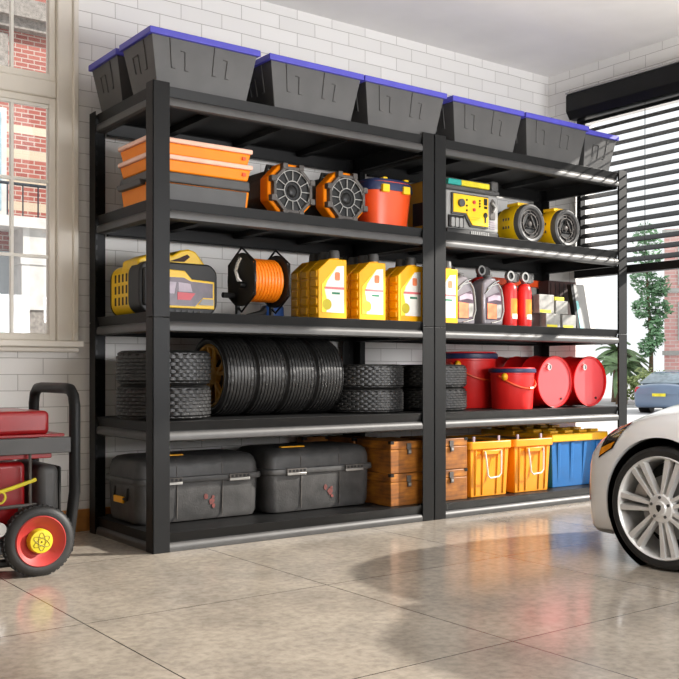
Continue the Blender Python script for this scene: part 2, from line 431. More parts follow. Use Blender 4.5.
# ------------------------------------------------------------------ shelving units
def make_unit(x0, label):
    u = thing('shelving_unit', label, 'shelving unit', (x0, 0, 0), 'black five tier garage shelving units')
    t = .005
    def L(cx_, cy_, sx, sy, z0, z1, m):
        m.box(*sorted((cx_, cx_+sx*.078)), *sorted((cy_, cy_+sy*t)), z0, z1)
        m.box(*sorted((cx_, cx_+sx*t)), *sorted((cy_, cy_+sy*.068)), z0, z1)
    for cx_, cy_, sx, sy in ((.001, 0, 1, 1), (W-.001, 0, -1, 1), (.001, D, 1, -1), (W-.001, D, -1, -1)):
        m = MB(); L(cx_, cy_, sx, sy, 0, H/2-.0012, m); L(cx_, cy_, sx, sy, H/2+.0012, H, m)
        m.box(*sorted((cx_+sx*.004, cx_+sx*.05)), *sorted((cy_+sy*.004, cy_+sy*.008)), H/2-.06, H/2+.06)
        p = m.build('post', 'black', u, bevel=.0015, smooth=False)
        g = MB()
        for k in range(38):
            zz = .09+k*.05
            g.box(*sorted((cx_+sx*.030, cx_+sx*.038)), *sorted((cy_+sy*.0052, cy_+sy*.0058)), zz, zz+.022)
        g.build('slot_row', 'grille', p, smooth=False)
    for z in LV:
        fb = [(.005, 0), (.015, -.040), (.015, -.0855), (.045, -.0855), (.045, -.08), (.02, -.075), (.03, -.02), (.045, -.004), (.045, 0)]
        lp = [(.0148, -.043), (.004, -.049), (.0005, -.064), (.002, -.080), (.0148, -.0855)]
        for nm, ax_, f, r0, r1 in (('front_beam', 'x', lambda a: a, .079, W-.079), ('rear_beam', 'x', lambda a: D-a, .079, W-.079),
                                   ('side_beam', 'y', lambda a: .006+a, .069, D-.069), ('side_beam', 'y', lambda a: W-.006-a, .069, D-.069)):
            bb = MB().prism([(f(a), z+b) for a, b in fb], ax_, r0, r1).build(nm, 'black', u, bevel=.0012, smooth=False)
            if nm != 'rear_beam': MB().prism([(f(a), z+b) for a, b in lp], ax_, r0, r1).build('beam_lip', 'lip', bb, angle=50)
        MB().box(.046, W-.046, .046, D-.046, z-.014, z-.0005).box(.079, W-.079, .02, .046, z-.010, z-.0005).box(.079, W-.079, D-.046, D-.02, z-.010, z-.0005).build('deck_panel', 'deck', u, smooth=False)
        for k in range(1, 4):
            xx = W*k/4
            MB().prism([(xx-.03, z-.0145), (xx-.022, z-.042), (xx+.022, z-.042), (xx+.03, z-.0145)], 'y', .047, D-.047).build('crossbar', 'deck', u, smooth=False)
    return u
make_unit(0, 'black steel shelving unit on the left, holding car tyres and black cases')
make_unit(W, 'black steel shelving unit on the right, holding red drums and orange totes')

# ------------------------------------------------------------------ top shelf: lidded bins
def make_bin(label):
    b = thing('storage_bin', label, 'storage bin', (0, 0, 0), 'black bins with blue lids on the top shelf')
    hw, hd, ht = .257, .145, .212; tx, ty = .040, .03
    m = MB().frus((-hw+tx, hw-tx, -hd+ty, hd-ty), 0, (-hw, hw, -hd, hd), ht)
    r = m
    def fp(u, v, off):       # long face, u -1..1, v 0..1
        w = hw-tx+tx*v
        return (u*w, -(hd-ty+ty*v)-off, v*ht)
    def rp(u, v, off):
        d = hd-ty+ty*v
        return (-(hw-tx+tx*v)-off, u*d, v*ht)
    def bar(f, u0, u1, v0, v1, s=1):
        P = []
        for off in (-.003, .0045):
            P += [f(u0, v0, off), f(u1, v0, off), f(u1, v1, off), f(u0, v1, off)]
        r.hexa(P)
    def mir(f):
        return lambda u, v, off: tuple(a*s for a, s in zip(f(u, v, off), (-1, -1, 1)))
    for f in (fp, mir(fp)):
        for c in (-.46, .38):
            bar(f, c-.22, c-.205, .40, .95); bar(f, c-.22, c-.13, .385, .405)
            bar(f, c+.055, c+.07, .39, .74); bar(f, c-.02, c+.07, .735, .755); bar(f, c+.055, c+.14, .375, .395)
    for f in (rp, mir(rp)):
        bar(f, -.45, -.42, .40, .95); bar(f, -.45, -.30, .385, .405)
        bar(f, .05, .08, .36, .74); bar(f, -.12+.2, .45, .72, .745); bar(f, .42, .45, .40, .74)
    m.build('tub', 'bin', b, bevel=.003)
    l = MB().frus((-hw-.012, hw+.012, -hd-.012, hd+.012), ht-.008, (-hw-.012, hw+.012, -hd-.012, hd+.012), ht+.02)
    l.box(-hw+.02, hw-.02, -hd+.02, hd-.02, ht+.02, ht+.026)
    l.build('lid', 'lid_blue', b, bevel=.006)
    return b
binp = make_bin('black lidded bin at the front left end of the top shelf, above the orange cases')
Z = LV[4]
binp.location = (.25, .142, Z)
for x, y, r, lb in ((.836, .142, 0, 'black lidded bin on the top shelf, second from the left in the front row'),
                    (1.380, .142, 0, 'black lidded bin on the top shelf over the join of the two units, left side'),
                    (1.958, .142, 0, 'black lidded bin on the top shelf, directly above the grey and yellow inverter'),
                    (2.508, .142, 0, 'black lidded bin on the top shelf, directly above the two yellow round lamps'),
                    (2.955, .30, PI/2, 'black lidded bin turned end on at the far right of the top shelf'),
                    (.25, .492, 0, 'black lidded bin in the back row at the left end of the top shelf')):
    dup(binp, (x, y, Z), lb, rot=(0, 0, r))

# ------------------------------------------------------------------ fourth level: cases, speakers, box, inverter, lamps
Z = LV[3]
def organizer(z, label):
    t = thing('organizer_case', label, 'case', (.275, .235, z), 'flat orange organizer cases stacked on the shelf')
    MB().frus((-.240, .240, -.145, .145), 0, (-.250, .250, -.155, .155), .05).build('tray', 'orange', t, bevel=.006)
    MB().box(-.258, .258, -.162, .162, .0505, .0715).build('lid', 'peach', t, bevel=.005)
    m = MB()
    m.box(.205, .222, -.158, -.148, .02, .034)
    m.build('latch', 'redor', t)
    return t
tb = thing('tool_box', 'charcoal tool box with orange base under the two orange organizer cases', 'tool box', (.275, .235, Z))
MB().frus((-.235, .235, -.145, .15), 0, (-.245, .245, -.150, .155), .088).build('base', 'orange', tb, bevel=.006)
MB().frus((-.233, .222, -.153, .0), .002, (-.243, .228, -.158, .0), .084).build('front_panel', 'dgrey', tb, bevel=.004)
MB().frus((-.256, .246, -.158, .162), .0885, (-.248, .244, -.156, .155), .135).build('lid', 'dgrey', tb, bevel=.008)
MB().frus((-.266, -.24, -.10, .14), .075, (-.274, -.25, -.10, .14), .10).build('handle', 'dgrey', tb, bevel=.005)
organizer(Z+.1365, 'orange organizer case with pale lid, lower of two on the charcoal box')
organizer(Z+.2085, 'orange organizer case with pale lid, topmost of the stack')

def speaker(label, loc):
    t = thing('jobsite_speaker', label, 'speaker', loc, 'orange octagonal speakers')
    R = .131; c = R*math.cos(PI/8)
    def oc(r, n=8, ph=PI/8): return [(a, b+c+.004) for a, b in ngon(n, r, ph)]
    MB().prism(oc(R*.97), 'y', .086, .32).build('rear_housing', 'dgrey', t, bevel=.02)
    o = MB().frame(oc(R*1.04), oc(R*.80), 'y', .012, .085)
    for k in (0, 2, 4, 6):
        a = k*PI/4+PI/4
    hs = o.build('bumper_frame', 'orange', t, bevel=.008)
    fr = MB().frame(oc(R*.90), oc(R*.77), 'y', -.014, .014)
    for k in range(8):
        a = PI/8+k*PI/4; x, z = R*.90*math.cos(a), c+.004+R*.90*math.sin(a)
        fr.box(x-.014, x+.014, -.018, .012, z-.014, z+.014)
    fr.build('front_ring', 'ringgrey', t, bevel=.003)
    MB().cyl(R*.8, .0, .07, 'y', (0, 0, c), 32).build('speaker_back', 'grille', t)
    g = MB()
    for r in (.36, .74): g.tube([(R*r*math.cos(a*PI/16), -.008, c+R*r*math.sin(a*PI/16)) for a in range(32)], .0026, 6, True)
    for k in range(12):
        a = k*PI/6; g.tube([(R*.36*math.cos(a), -.007, c+R*.36*math.sin(a)), (R*.8*math.cos(a), -.008, c+R*.8*math.sin(a))], .0024, 6)
    g.build('grille', 'silver', t)
    MB().lathe([(0, -.010), (.012, -.010), (.020, -.007), (.030, .0), (.034, .004)], 'y', (0, 0, c), 24).build('cone', 'grille', t)
    MB().tube([(-.085, .10, c+.085), (-.075, .10, c+.125), (.075, .10, c+.125), (.085, .10, c+.085)], .011, 8).build('carry_handle', 'rubber', t)
    return t
speaker('orange and black octagonal speaker nearer to the orange organizer cases', (.762, .10, Z))
speaker('orange and black octagonal speaker nearer to the red orange box with navy lid', (1.082, .10, Z))

t = thing('lidded_box', 'red orange plastic box with navy lid and yellow clips beside the speakers', 'box', (1.375, .19, Z))
def ell(hx, hy, z, n=40, p=3.2):
    return [(hx*math.copysign(abs(math.cos(a))**(2/p), math.cos(a)), hy*math.copysign(abs(math.sin(a))**(2/p), math.sin(a)), z) for a in [2*PI*i/n for i in range(n)]]
def loft(mb, rings, caps=True):
    R = [[mb.bm.verts.new(p) for p in r] for r in rings]; n = len(R[0])
    for A, B in zip(R, R[1:]):
        for i in range(n): mb.bm.faces.new([A[i], A[(i+1) % n], B[(i+1) % n], B[i]])
    if caps: mb.bm.faces.new(R[0][::-1]); mb.bm.faces.new(R[-1])
    return mb
loft(MB(), [ell(.125, .10, 0), ell(.128, .103, .02), ell(.145, .12, .185), ell(.147, .122, .19)]).build('tub', 'redor', t)
loft(MB(), [ell(.152, .126, .186), ell(.155, .128, .192), ell(.150, .124, .225), ell(.135, .11, .245), ell(.10, .08, .25)]).build('lid', 'navy', t)
MB().tube([(x, y, z+.226) for x, y, z in ell(.142, .117, 0)], .006, 8, True).build('lid_seal', 'redor', t)
for x in (-.075, .06): MB().box(x-.022, x+.022, -.138, -.118, .172, .212).build('clip', 'yellow', t, bevel=.004)
for x in (-.05, .09): MB().box(x-.014, x+.014, -.10, -.06, .246, .256).build('clip', 'yellow', t, bevel=.004)

t = thing('inverter_generator', 'grey and yellow inverter generator beside the middle posts', 'generator', (1.905, .06, Z))
hw = .195
MB().box(-hw, hw, .0, .32, .03, .235).build('housing', 'lgrey', t, bevel=.012)
MB().prism([(-.165, .105), (-.07, .105), (-.03, .045), (.105, .045), (.105, .22), (-.165, .22)], 'y', -.014, -.0).build('panel_surround', 'dgrey', t, bevel=.004)
pn = MB().prism([(-.16, .115), (-.065, .115), (-.022, .055), (.097, .055), (.097, .212), (-.16, .212)], 'y', -.02, -.014).build('control_panel', 'yellow', t, bevel=.002)
d = MB().cyl(.021, -.034, -.02, 'y', (-.11, 0, .165), 20); d.build('knob', 'dgrey', pn)
d = MB()
for x, z in ((-.066, .185), (-.066, .155), (-.066, .13), (.03, .19), (.03, .175), (.03, .160)): d.cyl(.0055, -.024, -.02, 'y', (x, 0, z), 10)
d.box(.062, .084, -.024, -.02, .17, .205).box(.064, .072, -.024, -.02, .150, .163).box(.076, .084, -.024, -.02, .150, .163)
d.cyl(.014, -.026, -.02, 'y', (.072, 0, .115), 14).box(.068, .078, -.024, -.02, .075, .13); d.build('socket', 'grille', pn)
d = MB().cyl(.010, -.025, -.02, 'y', (-.012, 0, .178), 12).cyl(.009, -.025, -.02, 'y', (-.012, 0, .138), 12); d.build('red_button', 'crimson', pn)
d = MB().box(-.04, .035, -.0215, -.02, .095, .098).box(-.04, .035, -.0215, -.02, .085, .087); d.build('print_line', 'olive', pn)
d = MB().prism([(.125, .10), (.165, .10), (.165, .20), (.145, .215), (.125, .19)], 'y', -.006, 0); d.build('recoil_pocket', 'ringgrey', t, bevel=.003)
d = MB().tube([(.135, -.01, .19), (.15, -.022, .165), (.142, -.012, .14)], .008, 8); d.build('pull_grip', 'silver', t)
d = MB()
for k in range(4): d.box(.125, .165, -.004, 0, .05+k*.012, .055+k*.012)
d.build('louvre', 'lilac', t)
d = MB().box(-.185, -.075, -.012, 0, .035, .10); d.build('outlet_recess', 'grille', t, bevel=.004)
d = MB()
for x in (-.165, -.135, -.105): d.prism(rrect(x-.012, x+.012, .035, .085, .008, 3), 'y', -.022, -.012)
d.build('outlet', 'lgrey', t)
MB().box(-hw+.005, hw-.005, -.004, .315, 0, .032).build('base', 'rubber', t, bevel=.006)
d = MB()
for k in range(10): d.box(-.02+k*.014, -.012+k*.014, -.008, -.004, .008, .026)
d.build('vent', 'lgrey', t)
d = MB().box(-hw-.005, hw+.005, -.006, .325, .235, .262).box(-hw, hw-.03, .02, .30, .262, .305).box(hw-.05, hw+.002, .0, .3, .255, .315); d.build('top_cover', 'dgrey', t, bevel=.010)
d = MB().box(-.185, -.09, -.008, .018, .262, .292); d.build('teal_stripe', 'teal', t, bevel=.004)
d = MB().box(-.0895, .12, -.008, .018, .262, .292); d.build('yellow_stripe', 'limeyel', t, bevel=.004)
d = MB().box(-hw-.014, -hw, .02, .3, .04, .30); d.build('side_panel', 'amber', t, bevel=.006)
d = MB().box(-hw-.018, -hw-.014, .08, .25, .06, .185); d.build('side_vent', 'card', t, bevel=.004)
d = MB().cyl(.022, -hw-.019, -hw-.014, 'x', (0, .12, .265), 16); d.build('side_knob', 'grille', t)

def lamp(label, loc):
    t = thing('work_lamp', label, 'lamp', loc, 'round yellow work lamps')
    R = .118; o = (0, 0, R)
    MB().lathe([(0, .25), (R*.62, .25), (R*.78, .235), (R*.84, .19), (R*.84, .15)], 'y', o, 32).build('rear_housing', 'rubber', t)
    b = MB().lathe([(R*.80, .02), (R*.98, .02), (R, .04), (R, .10), (R*.93, .125), (R*.93, .155), (R*.8, .16)], 'y', o, 40)
    b.box(-.05, .05, .045, .13, 2*R-.012, 2*R+.006).build('body', 'yellow', t, angle=25)
    MB().lathe([(R*.70, .0), (R*.74, -.014), (R*.84, -.018), (R*.93, -.012), (R*.97, .006), (R*.97, .026), (R*.7, .026)], 'y', o, 40).build('bezel', 'dgrey', t)
    MB().cyl(R*.72, .002, .02, 'y', o, 32).build('dial', 'grille', t)
    g = MB()
    for r in (.5, .66): g.tube([(R*r*math.cos(a*PI/16), -.002, R+R*r*math.sin(a*PI/16)) for a in range(32)], .0035, 6, True)
    tri = [(R*.40*math.cos(PI/2+k*2*PI/3), -.003, R+R*.40*math.sin(PI/2+k*2*PI/3)) for k in range(3)]
    g.tube(tri, .006, 6, True).ball((0, 0, R), (.016, .008, .016), 10, 6)
    for k in range(8):
        a = k*PI/4; g.tube([(R*.5*math.cos(a), -.002, R+R*.5*math.sin(a)), (R*.66*math.cos(a), -.002, R+R*.66*math.sin(a))], .003, 5)
    g.build('emblem_ring', 'ringgrey', t)
    m = MB()
    for k in range(3): m.box(-R*.99, -R*.80, .05+k*.02, .06+k*.02, R-.03, R+.03)
    m.build('side_grip', 'dgrey', t)
    return t
lamp('yellow round work lamp with grey bezel standing next to the inverter generator', (2.405, .11, Z))
lamp('yellow round work lamp with grey bezel nearer to the blind', (2.715, .11, Z))

# ------------------------------------------------------------------ third level
Z = LV[2]
t = thing('power_station', 'yellow and black portable power station behind the left front post', 'power station', (.225, .22, Z)); t.scale = (1, 1, 1.05)
MB().prism(rrect(-.185, .205, .004, .225, .055, 6), 'y', .0, .12).build('front_shell', 'rubber', t, bevel=.008)
yb = MB().prism(rrect(-.175, .19, .0, .222, .055, 6), 'y', .12, .33); yb.build('body', 'yellow', t, bevel=.01)
MB().prism(rrect(-.168, .185, .0, .220, .055, 6), 'y', .33, .36).build('rear_shell', 'rubber', t, bevel=.01)
for r_ in range(3):
    for k in range(4): MB().box(-.1765, -.1745, .145+k*.04, .16+k*.04, .045+r_*.05, .08+r_*.05).build('vent_slot', 'card', t)
MB().prism([(-.17, .19), (-.165, .235), (-.10, .262), (-.02, .268), (-.0, .258), (.045, .285), (.085, .292), (.12, .283), (.19, .205), (.19, .19)], 'y', .05, .22).build('carry_handle', 'yellow', t, bevel=.012)
MB().prism([(-.02, .232), (.035, .25), (.075, .268), (.09, .258), (.06, .235)], 'y', .047, .052).build('handle_slot', 'card', t, bevel=.001)
MB().prism([(-.12, .03), (.185, .03), (.185, .15), (.07, .155), (.035, .19), (-.12, .195)], 'y', -.008, 0).build('panel_frame', 'yellow', t, bevel=.003)
sc_ = MB().prism([(-.108, .04), (.085, .04), (.125, .078), (.175, .078), (.175, .140), (.062, .146), (.028, .160), (-.108, .160)], 'y', -.011, -.008).build('screen', 'mauve', t)
MB().prism([(-.1, .09), (-.02, .09), (-.01, .14), (-.1, .14)], 'y', -.0125, -.011).prism([(.0, .10), (.07, .10), (.06, .135), (.0, .14)], 'y', -.0125, -.011).build('screen_print', 'lilac', sc_)
MB().prism([(-.005, .065), (.06, .065), (.085, .095), (-.005, .098)], 'y', -.0125, -.011).build('red_print', 'crimson', sc_)
MB().prism([(.10, .046), (.178, .046), (.178, .072), (.122, .072)], 'y', -.0125, -.011).build('grey_badge', 'lgrey', sc_)
m = MB().box(-.17, -.145, -.018, 0, .035, .195); m.build('grip', 'rubber', t, bevel=.008)
m = MB()
for z in (.06, .15): m.ball((.207, .05, z), (.014, .02, .02), 10, 6)
m.build('side_bumper', 'rubber', t)
m = MB()
for k in range(6): m.box(-.04+k*.03, -.022+k*.03, -.004, 0, .012, .022)
m.build('port', 'grille', t)

t = thing('cable_reel', 'black cable reel wound with orange cable next to the power station', 'cable reel', (.612, .15, Z))
R = .137; c = .170
def oct_y(r): return [(a, b+c) for a, b in ngon(8, r, PI/8)]
for x, lab in ((-.10, None), (.085, None)):
    f = MB().prism([(a, b+c) for a, b in ngon(32, R*.90)], 'x', x, x+.012).build('flange', 'rubber', t, bevel=.003)
    pts = [(x+.006, R*.99*math.cos(PI/2+k*PI/3), c+R*1.08*math.sin(PI/2+k*PI/3)) for k in range(6)]
    MB().tube(pts, .005, 6, True).build('wire_guard', 'black', f)
MB().cyl(.05, -.088, .085, 'x', (0, 0, c), 24).build('drum', 'rubber', t)
MB().box(-.105, .105, .03, .05, 0, .012).box(-.10, -.085, .03, .05, 0, .10).box(.085, .10, .03, .05, 0, .10).build('stand', 'rubber', t)
pts = []
for k in range(9*20+1):
    a = 2*PI*k/20; pts.append((-.078+.153*k/(9*20), .092*math.cos(a), c+.092*math.sin(a)))
cb = MB().tube(pts, .0098, 8)
cb.lathe([(.085, -.083), (.087, -.083), (.087, .080), (.085, .080)], 'x', (0, 0, c), 32).build('cable', 'cable', t)
MB().tube([(-.104, -.02, c-.02), (-.118, -.01, c), (-.118, .01, c+.04), (-.112, .0, c+.075), (-.104, -.01, c+.10)], .010, 8).build('plug_lead', 'chrome', t)
MB().cyl(.016, -.13, -.10, 'x', (0, -.035, c-.028), 12).build('hub_plug', 'grille', t)
MB().tube([(-.10, .06, c-.07), (-.16, .06, c-.07)], .013, 8).build('crank', 'rubber', t)

t = thing('hand_tool', 'small black hand tool with blue body lying below the cable reel', 'tool', (.80, .36, Z))
MB().box(-.03, .075, -.03, .04, 0, .075).build('body', 'dblue', t, bevel=.015)
MB().tube([(-.14, -.02, .014), (-.09, -.02, .02), (-.05, -.01, .03), (-.02, .0, .055)], [.012, .018, .02, .02], 8).build('grip', 'rubber', t)
MB().tube([(-.30, -.03, .008), (-.14, -.02, .012)], .006, 8).build('blade', 'silver', t)

def make_jug(label):
    t = thing('oil_jug', label, 'jug', (0, 0, 0), 'yellow oil jugs on the middle shelf')
    w, h, d = .168, .288, .074
    m = MB().prism([(.0, .0), (w, .0), (w, h), (.066, h), (.0, h-.055)], 'y', 0, d)
    for k in range(5):
        z = .02+k*.044
        m.box(-.005, .004, .01, d-.01, z, z+.034)
        m.box(w-.004, w+.004, .01, d-.01, z, z+.034)
    m.build('body', 'jug', t, bevel=.007)
    MB().cyl(.026, h-.002, h+.008, 'z', (.118, d/2, 0), 20).build('neck', 'jug', t)
    MB().lathe([(0, h+.045), (.022, h+.045), (.026, h+.04), (.029, h+.006), (0, h+.006)], 'z', (.118, d/2, 0), 20).build('cap', 'dgrey', t)
    l = MB().prism([(.018, .03), (.15, .03), (.15, h-.03), (.108, h-.035), (.066, h-.075), (.018, h-.125)], 'y', -.0015, .0005).build('label', 'white', t, smooth=False)
    y = -.0028
    MB().prism([(.018, .03), (.045, .03), (.05, .08), (.034, .14), (.05, .18), (.10, h-.045), (.108, h-.035), (.066, h-.075), (.018, h-.125)], 'y', y, -.0015).build('yellow_swoosh', 'paleyel', l, smooth=False)
    MB().box(.03, .15, y, -.0015, .142, .153).build('pink_band', 'pink', l, smooth=False)
    MB().box(.078, .125, y, -.0015, .118, .128).build('green_bar', 'green', l, smooth=False)
    MB().prism(ngon(20, .026, 0, .048, .068), 'y', y-.001, -.0015).build('round_seal', 'olive', l, smooth=False)
    MB().prism(rrect(.095, .125, .185, .225, .008, 3), 'y', y, -.0015).build('picture', 'salmon', l, smooth=False)
    return t
jp = make_jug('x'); first = True
words = {0: 'front', 1: 'second', 2: 'rear'}
for gi, (x, n, gn) in enumerate(((.884, 3, 'beside the cable reel'), (1.128, 3, 'in the middle jug row'), (1.376, 2, 'just left of the middle posts'), (1.622, 2, 'just right of the middle posts'))):
    for k in range(n):
        lb = 'yellow oil jug ' + gn + ', ' + ('front of its file' if k == 0 else 'second from the front' if k == 1 else 'third from the front')
        loc = (x, .055+k*.082, Z)
        if first: jp.location = loc; jp['label'] = lb; first = False
        else: dup(jp, loc, lb)

def oil_bottle(label, loc):
    t = thing('oil_bottle', label, 'bottle', loc, 'grey oil bottles with clear fronts')
    w, h = .155, .262
    prof = [(0, 0), (w, 0), (w+.004, .10), (w-.012, .19), (w-.045, .245), (w-.06, h), (.055, h), (.02, h-.015), (.0, h-.03)]
    MB().prism(prof, 'y', 0, .095).build('body', 'ceramic', t, bevel=.012)
    MB().prism([(.022, .03), (.125, .03), (.142, .06), (.144, .10), (.135, .165), (.12, .185), (.024, .15)], 'y', -.003, 0).build('front_window', 'mauve', t, bevel=.002)
    l = MB().prism([(.028, .035), (.098, .035), (.098, .115), (.028, .12)], 'y', -.006, -.003).build('label', 'salmon', t)
    MB().prism([(.100, .04), (.126, .045), (.136, .075), (.136, .115), (.100, .115)], 'y', -.006, -.003).build('side_label', 'foil', t)
    MB().prism([(.034, .128), (.09, .14), (.133, .135), (.128, .165), (.08, .168), (.034, .15)], 'y', -.005, -.003).build('upper_label', 'lilac', t)
    m = MB()
    m.tube([(.01, -.004, .17), (.06, -.006, .215), (.11, -.006, .228), (.135, -.004, .20), (w-.008, -.004, .15), (w-.002, -.004, .08), (w-.02, -.004, .03), (.06, -.004, .012)], .0045, 6)
    m.tube([(.03, -.004, .20), (.08, -.006, .235), (.115, -.005, .245)], .004, 6)
    m.build('chrome_trim', 'chrome', t)
    MB().cyl(.024, h-.004, h+.018, 'z', (.08, .048, 0), 20).build('cap', 'dgrey', t)
    return t
oil_bottle('grey oil bottle with orange label right next to the yellow jug by the middle post', (1.797, .09, Z))
oil_bottle('grey oil bottle with orange label standing beside the two slim red canisters', (1.990, .068, Z))
def canister(label, loc, r, h, lab, name='canister', grp='red canisters with ring valves'):
    t = thing(name, label, 'canister', loc, grp)
    MB().lathe([(0, 0), (r*.92, 0), (r, .012), (r, h*.80), (r*.94, h*.90), (r*.72, h*.97), (r*.45, h), (0, h)], 'z', (0, 0, 0), 32).build('cylinder', 'redpl', t)
    MB().cyl(r*.38, h, h+.025, 'z', (0, 0, 0), 16).box(.012, .05, -.014, .014, h+.004, h+.062).box(.054, .07, -.010, .010, h+.01, h+.055).build('valve', 'dgrey', t, bevel=.003)
    g = MB().lathe([(.019, -.012), (.029, -.012), (.031, 0), (.029, .012), (.019, .012), (.019, -.012)], 'y', (-.018, -.018, h+.036), 24)
    gg = g.build('gauge_ring', 'silver', t)
    MB().cyl(.02, -.006, .008, 'y', (-.018, -.018, h+.036), 20).build('gauge_face', 'grille', t)
    if lab:
        def arc(z0, z1, rr, mat, nm, a0=-125, a1=-20):
            m = MB(); n = 14; A = []
            for z in (z0, z1):
                A.append([m.bm.verts.new((rr*math.cos(rad(a0+(a1-a0)*i/n)), rr*math.sin(rad(a0+(a1-a0)*i/n)), z)) for i in range(n+1)])
            for i in range(n): m.bm.faces.new([A[0][i], A[0][i+1], A[1][i+1], A[1][i]])
            return m.build(nm, mat, t)
        arc(.055, .155, r+.0012, 'orlabel', 'label'); arc(.042, .07, r+.0018, 'white', 'label_strip', -115, -45)
    return t
canister('slim red canister with ring valve and orange label, left one of the pair', (2.238, .11, Z), .042, .245, True)
canister('slim red canister with ring valve and orange label, right one of the pair', (2.356, .11, Z), .042, .245, True)
canister('tall red canister with ring valve rising behind the oil bottle nearest the middle post', (1.99, .37, Z), .062, .29, False)
canister('tall red canister with ring valve rising behind the oil bottle beside the slim canisters', (2.20, .30, Z), .062, .29, False)

# cartons
def carton(name, label, x0, x1, y0, y1, z0, z1, body, tape='paleyel', grp=None, side=None):
    t = thing(name, label, 'box', ((x0+x1)/2, y0, z0), grp)
    w = (x1-x0)/2
    MB().box(-w, w, 0, y1-y0, 0, z1-z0).build('carton', body, t, bevel=.003)
    if tape: MB().box(-w*.9, w*.55, -.0015, 0, .004, .02).build('tape_strip', tape, t)
    if side: MB().box(-w*.9, -w*.6, -.0015, 0, .03, z1-z0-.03).build('side_stripe', side, t)
    return t
g = 'small cartons stacked on the middle shelf'
carton('carton', 'dark brown carton at the bottom left of the small grey carton pile', 2.415, 2.525, .14, .26, Z, Z+.085, 'card', None, g, 'lilac')
carton('carton', 'dark brown carton on top of the other dark carton, next to red canisters', 2.418, 2.480, .15, .26, Z+.0855, Z+.185, 'card', 'orlabel', g, 'lilac')
carton('carton', 'grey carton in the bottom row of the pile, left of its neighbour', 2.532, 2.655, .10, .25, Z, Z+.085, 'foil', 'paleyel', g)
carton('carton', 'grey carton in the bottom row of the pile, nearest the leaning panel', 2.675, 2.795, .10, .25, Z, Z+.082, 'foil', 'paleyel', g)
carton('carton', 'grey carton in the upper row of the pile, beside the dark brown cartons', 2.484, 2.612, .11, .255, Z+.0855, Z+.195, 'foil', 'paleyel', g)
carton('carton', 'smaller grey carton with yellow lid strip in the upper row of the pile', 2.640, 2.745, .12, .25, Z+.0855, Z+.165, 'foil', None, g)
tag(MB().box(2.63, 2.71, .118, .245, Z+.1655, Z+.186).build('carton', 'paleyel', None, bevel=.002), 'flat pale yellow carton lying on the smaller grey carton', 'box', g)
carton('carton', 'tall grey carton at the back, holding up the flat orange box', 2.55, 2.74, .36, .55, Z, Z+.262, 'foil', None, g)
tag(MB().box(2.34, 2.81, .352, .56, Z+.2625, Z+.304).build('flat_box', 'redor', None, bevel=.004), 'long flat orange box lying on the tall grey carton at the back', 'box')
t = thing('shelf_box', 'dark brown open fronted box standing behind the small cartons', 'box', (2.868, .265, Z))
MB().box(-.128, .128, 0, .08, 0, .300).build('carton', 'card', t, bevel=.004)
m = MB()
for k in range(6): m.box(-.11+k*.04, -.106+k*.04, -.002, 0, .20, .29)
m.build('flute', 'grille', t)
t = thing('leaning_sheet', 'light grey panel with aqua edge leaning at the right end of the middle shelf', 'panel', (2.818, .10, Z))
sh = Matrix.Shear('XY', 4, (0, 0))
m = MB().hexa([(.012, 0, 0), (.115, 0, 0), (.115, .03, 0), (.012, .03, 0), (-.012, .03, .27), (.085, .03, .27), (.085, .06, .27), (-.012, .06, .27)])
m.build('sheet', 'lgrey', t, bevel=.003)
MB().hexa([(-.014, -.001, 0), (.0115, -.001, 0), (.0115, .03, 0), (-.014, .03, 0), (-.036, .03, .27), (-.0125, .029, .27), (-.0125, .06, .27), (-.036, .06, .27)]).build('frame', 'grille', t)
MB().hexa([(.013, -.003, .003), (.042, -.003, .003), (.042, 0, .003), (.013, 0, .003), (-.002, .018, .17), (.018, .018, .17), (.018, .022, .17), (-.002, .022, .17)]).build('aqua_edge', 'aqua', t)

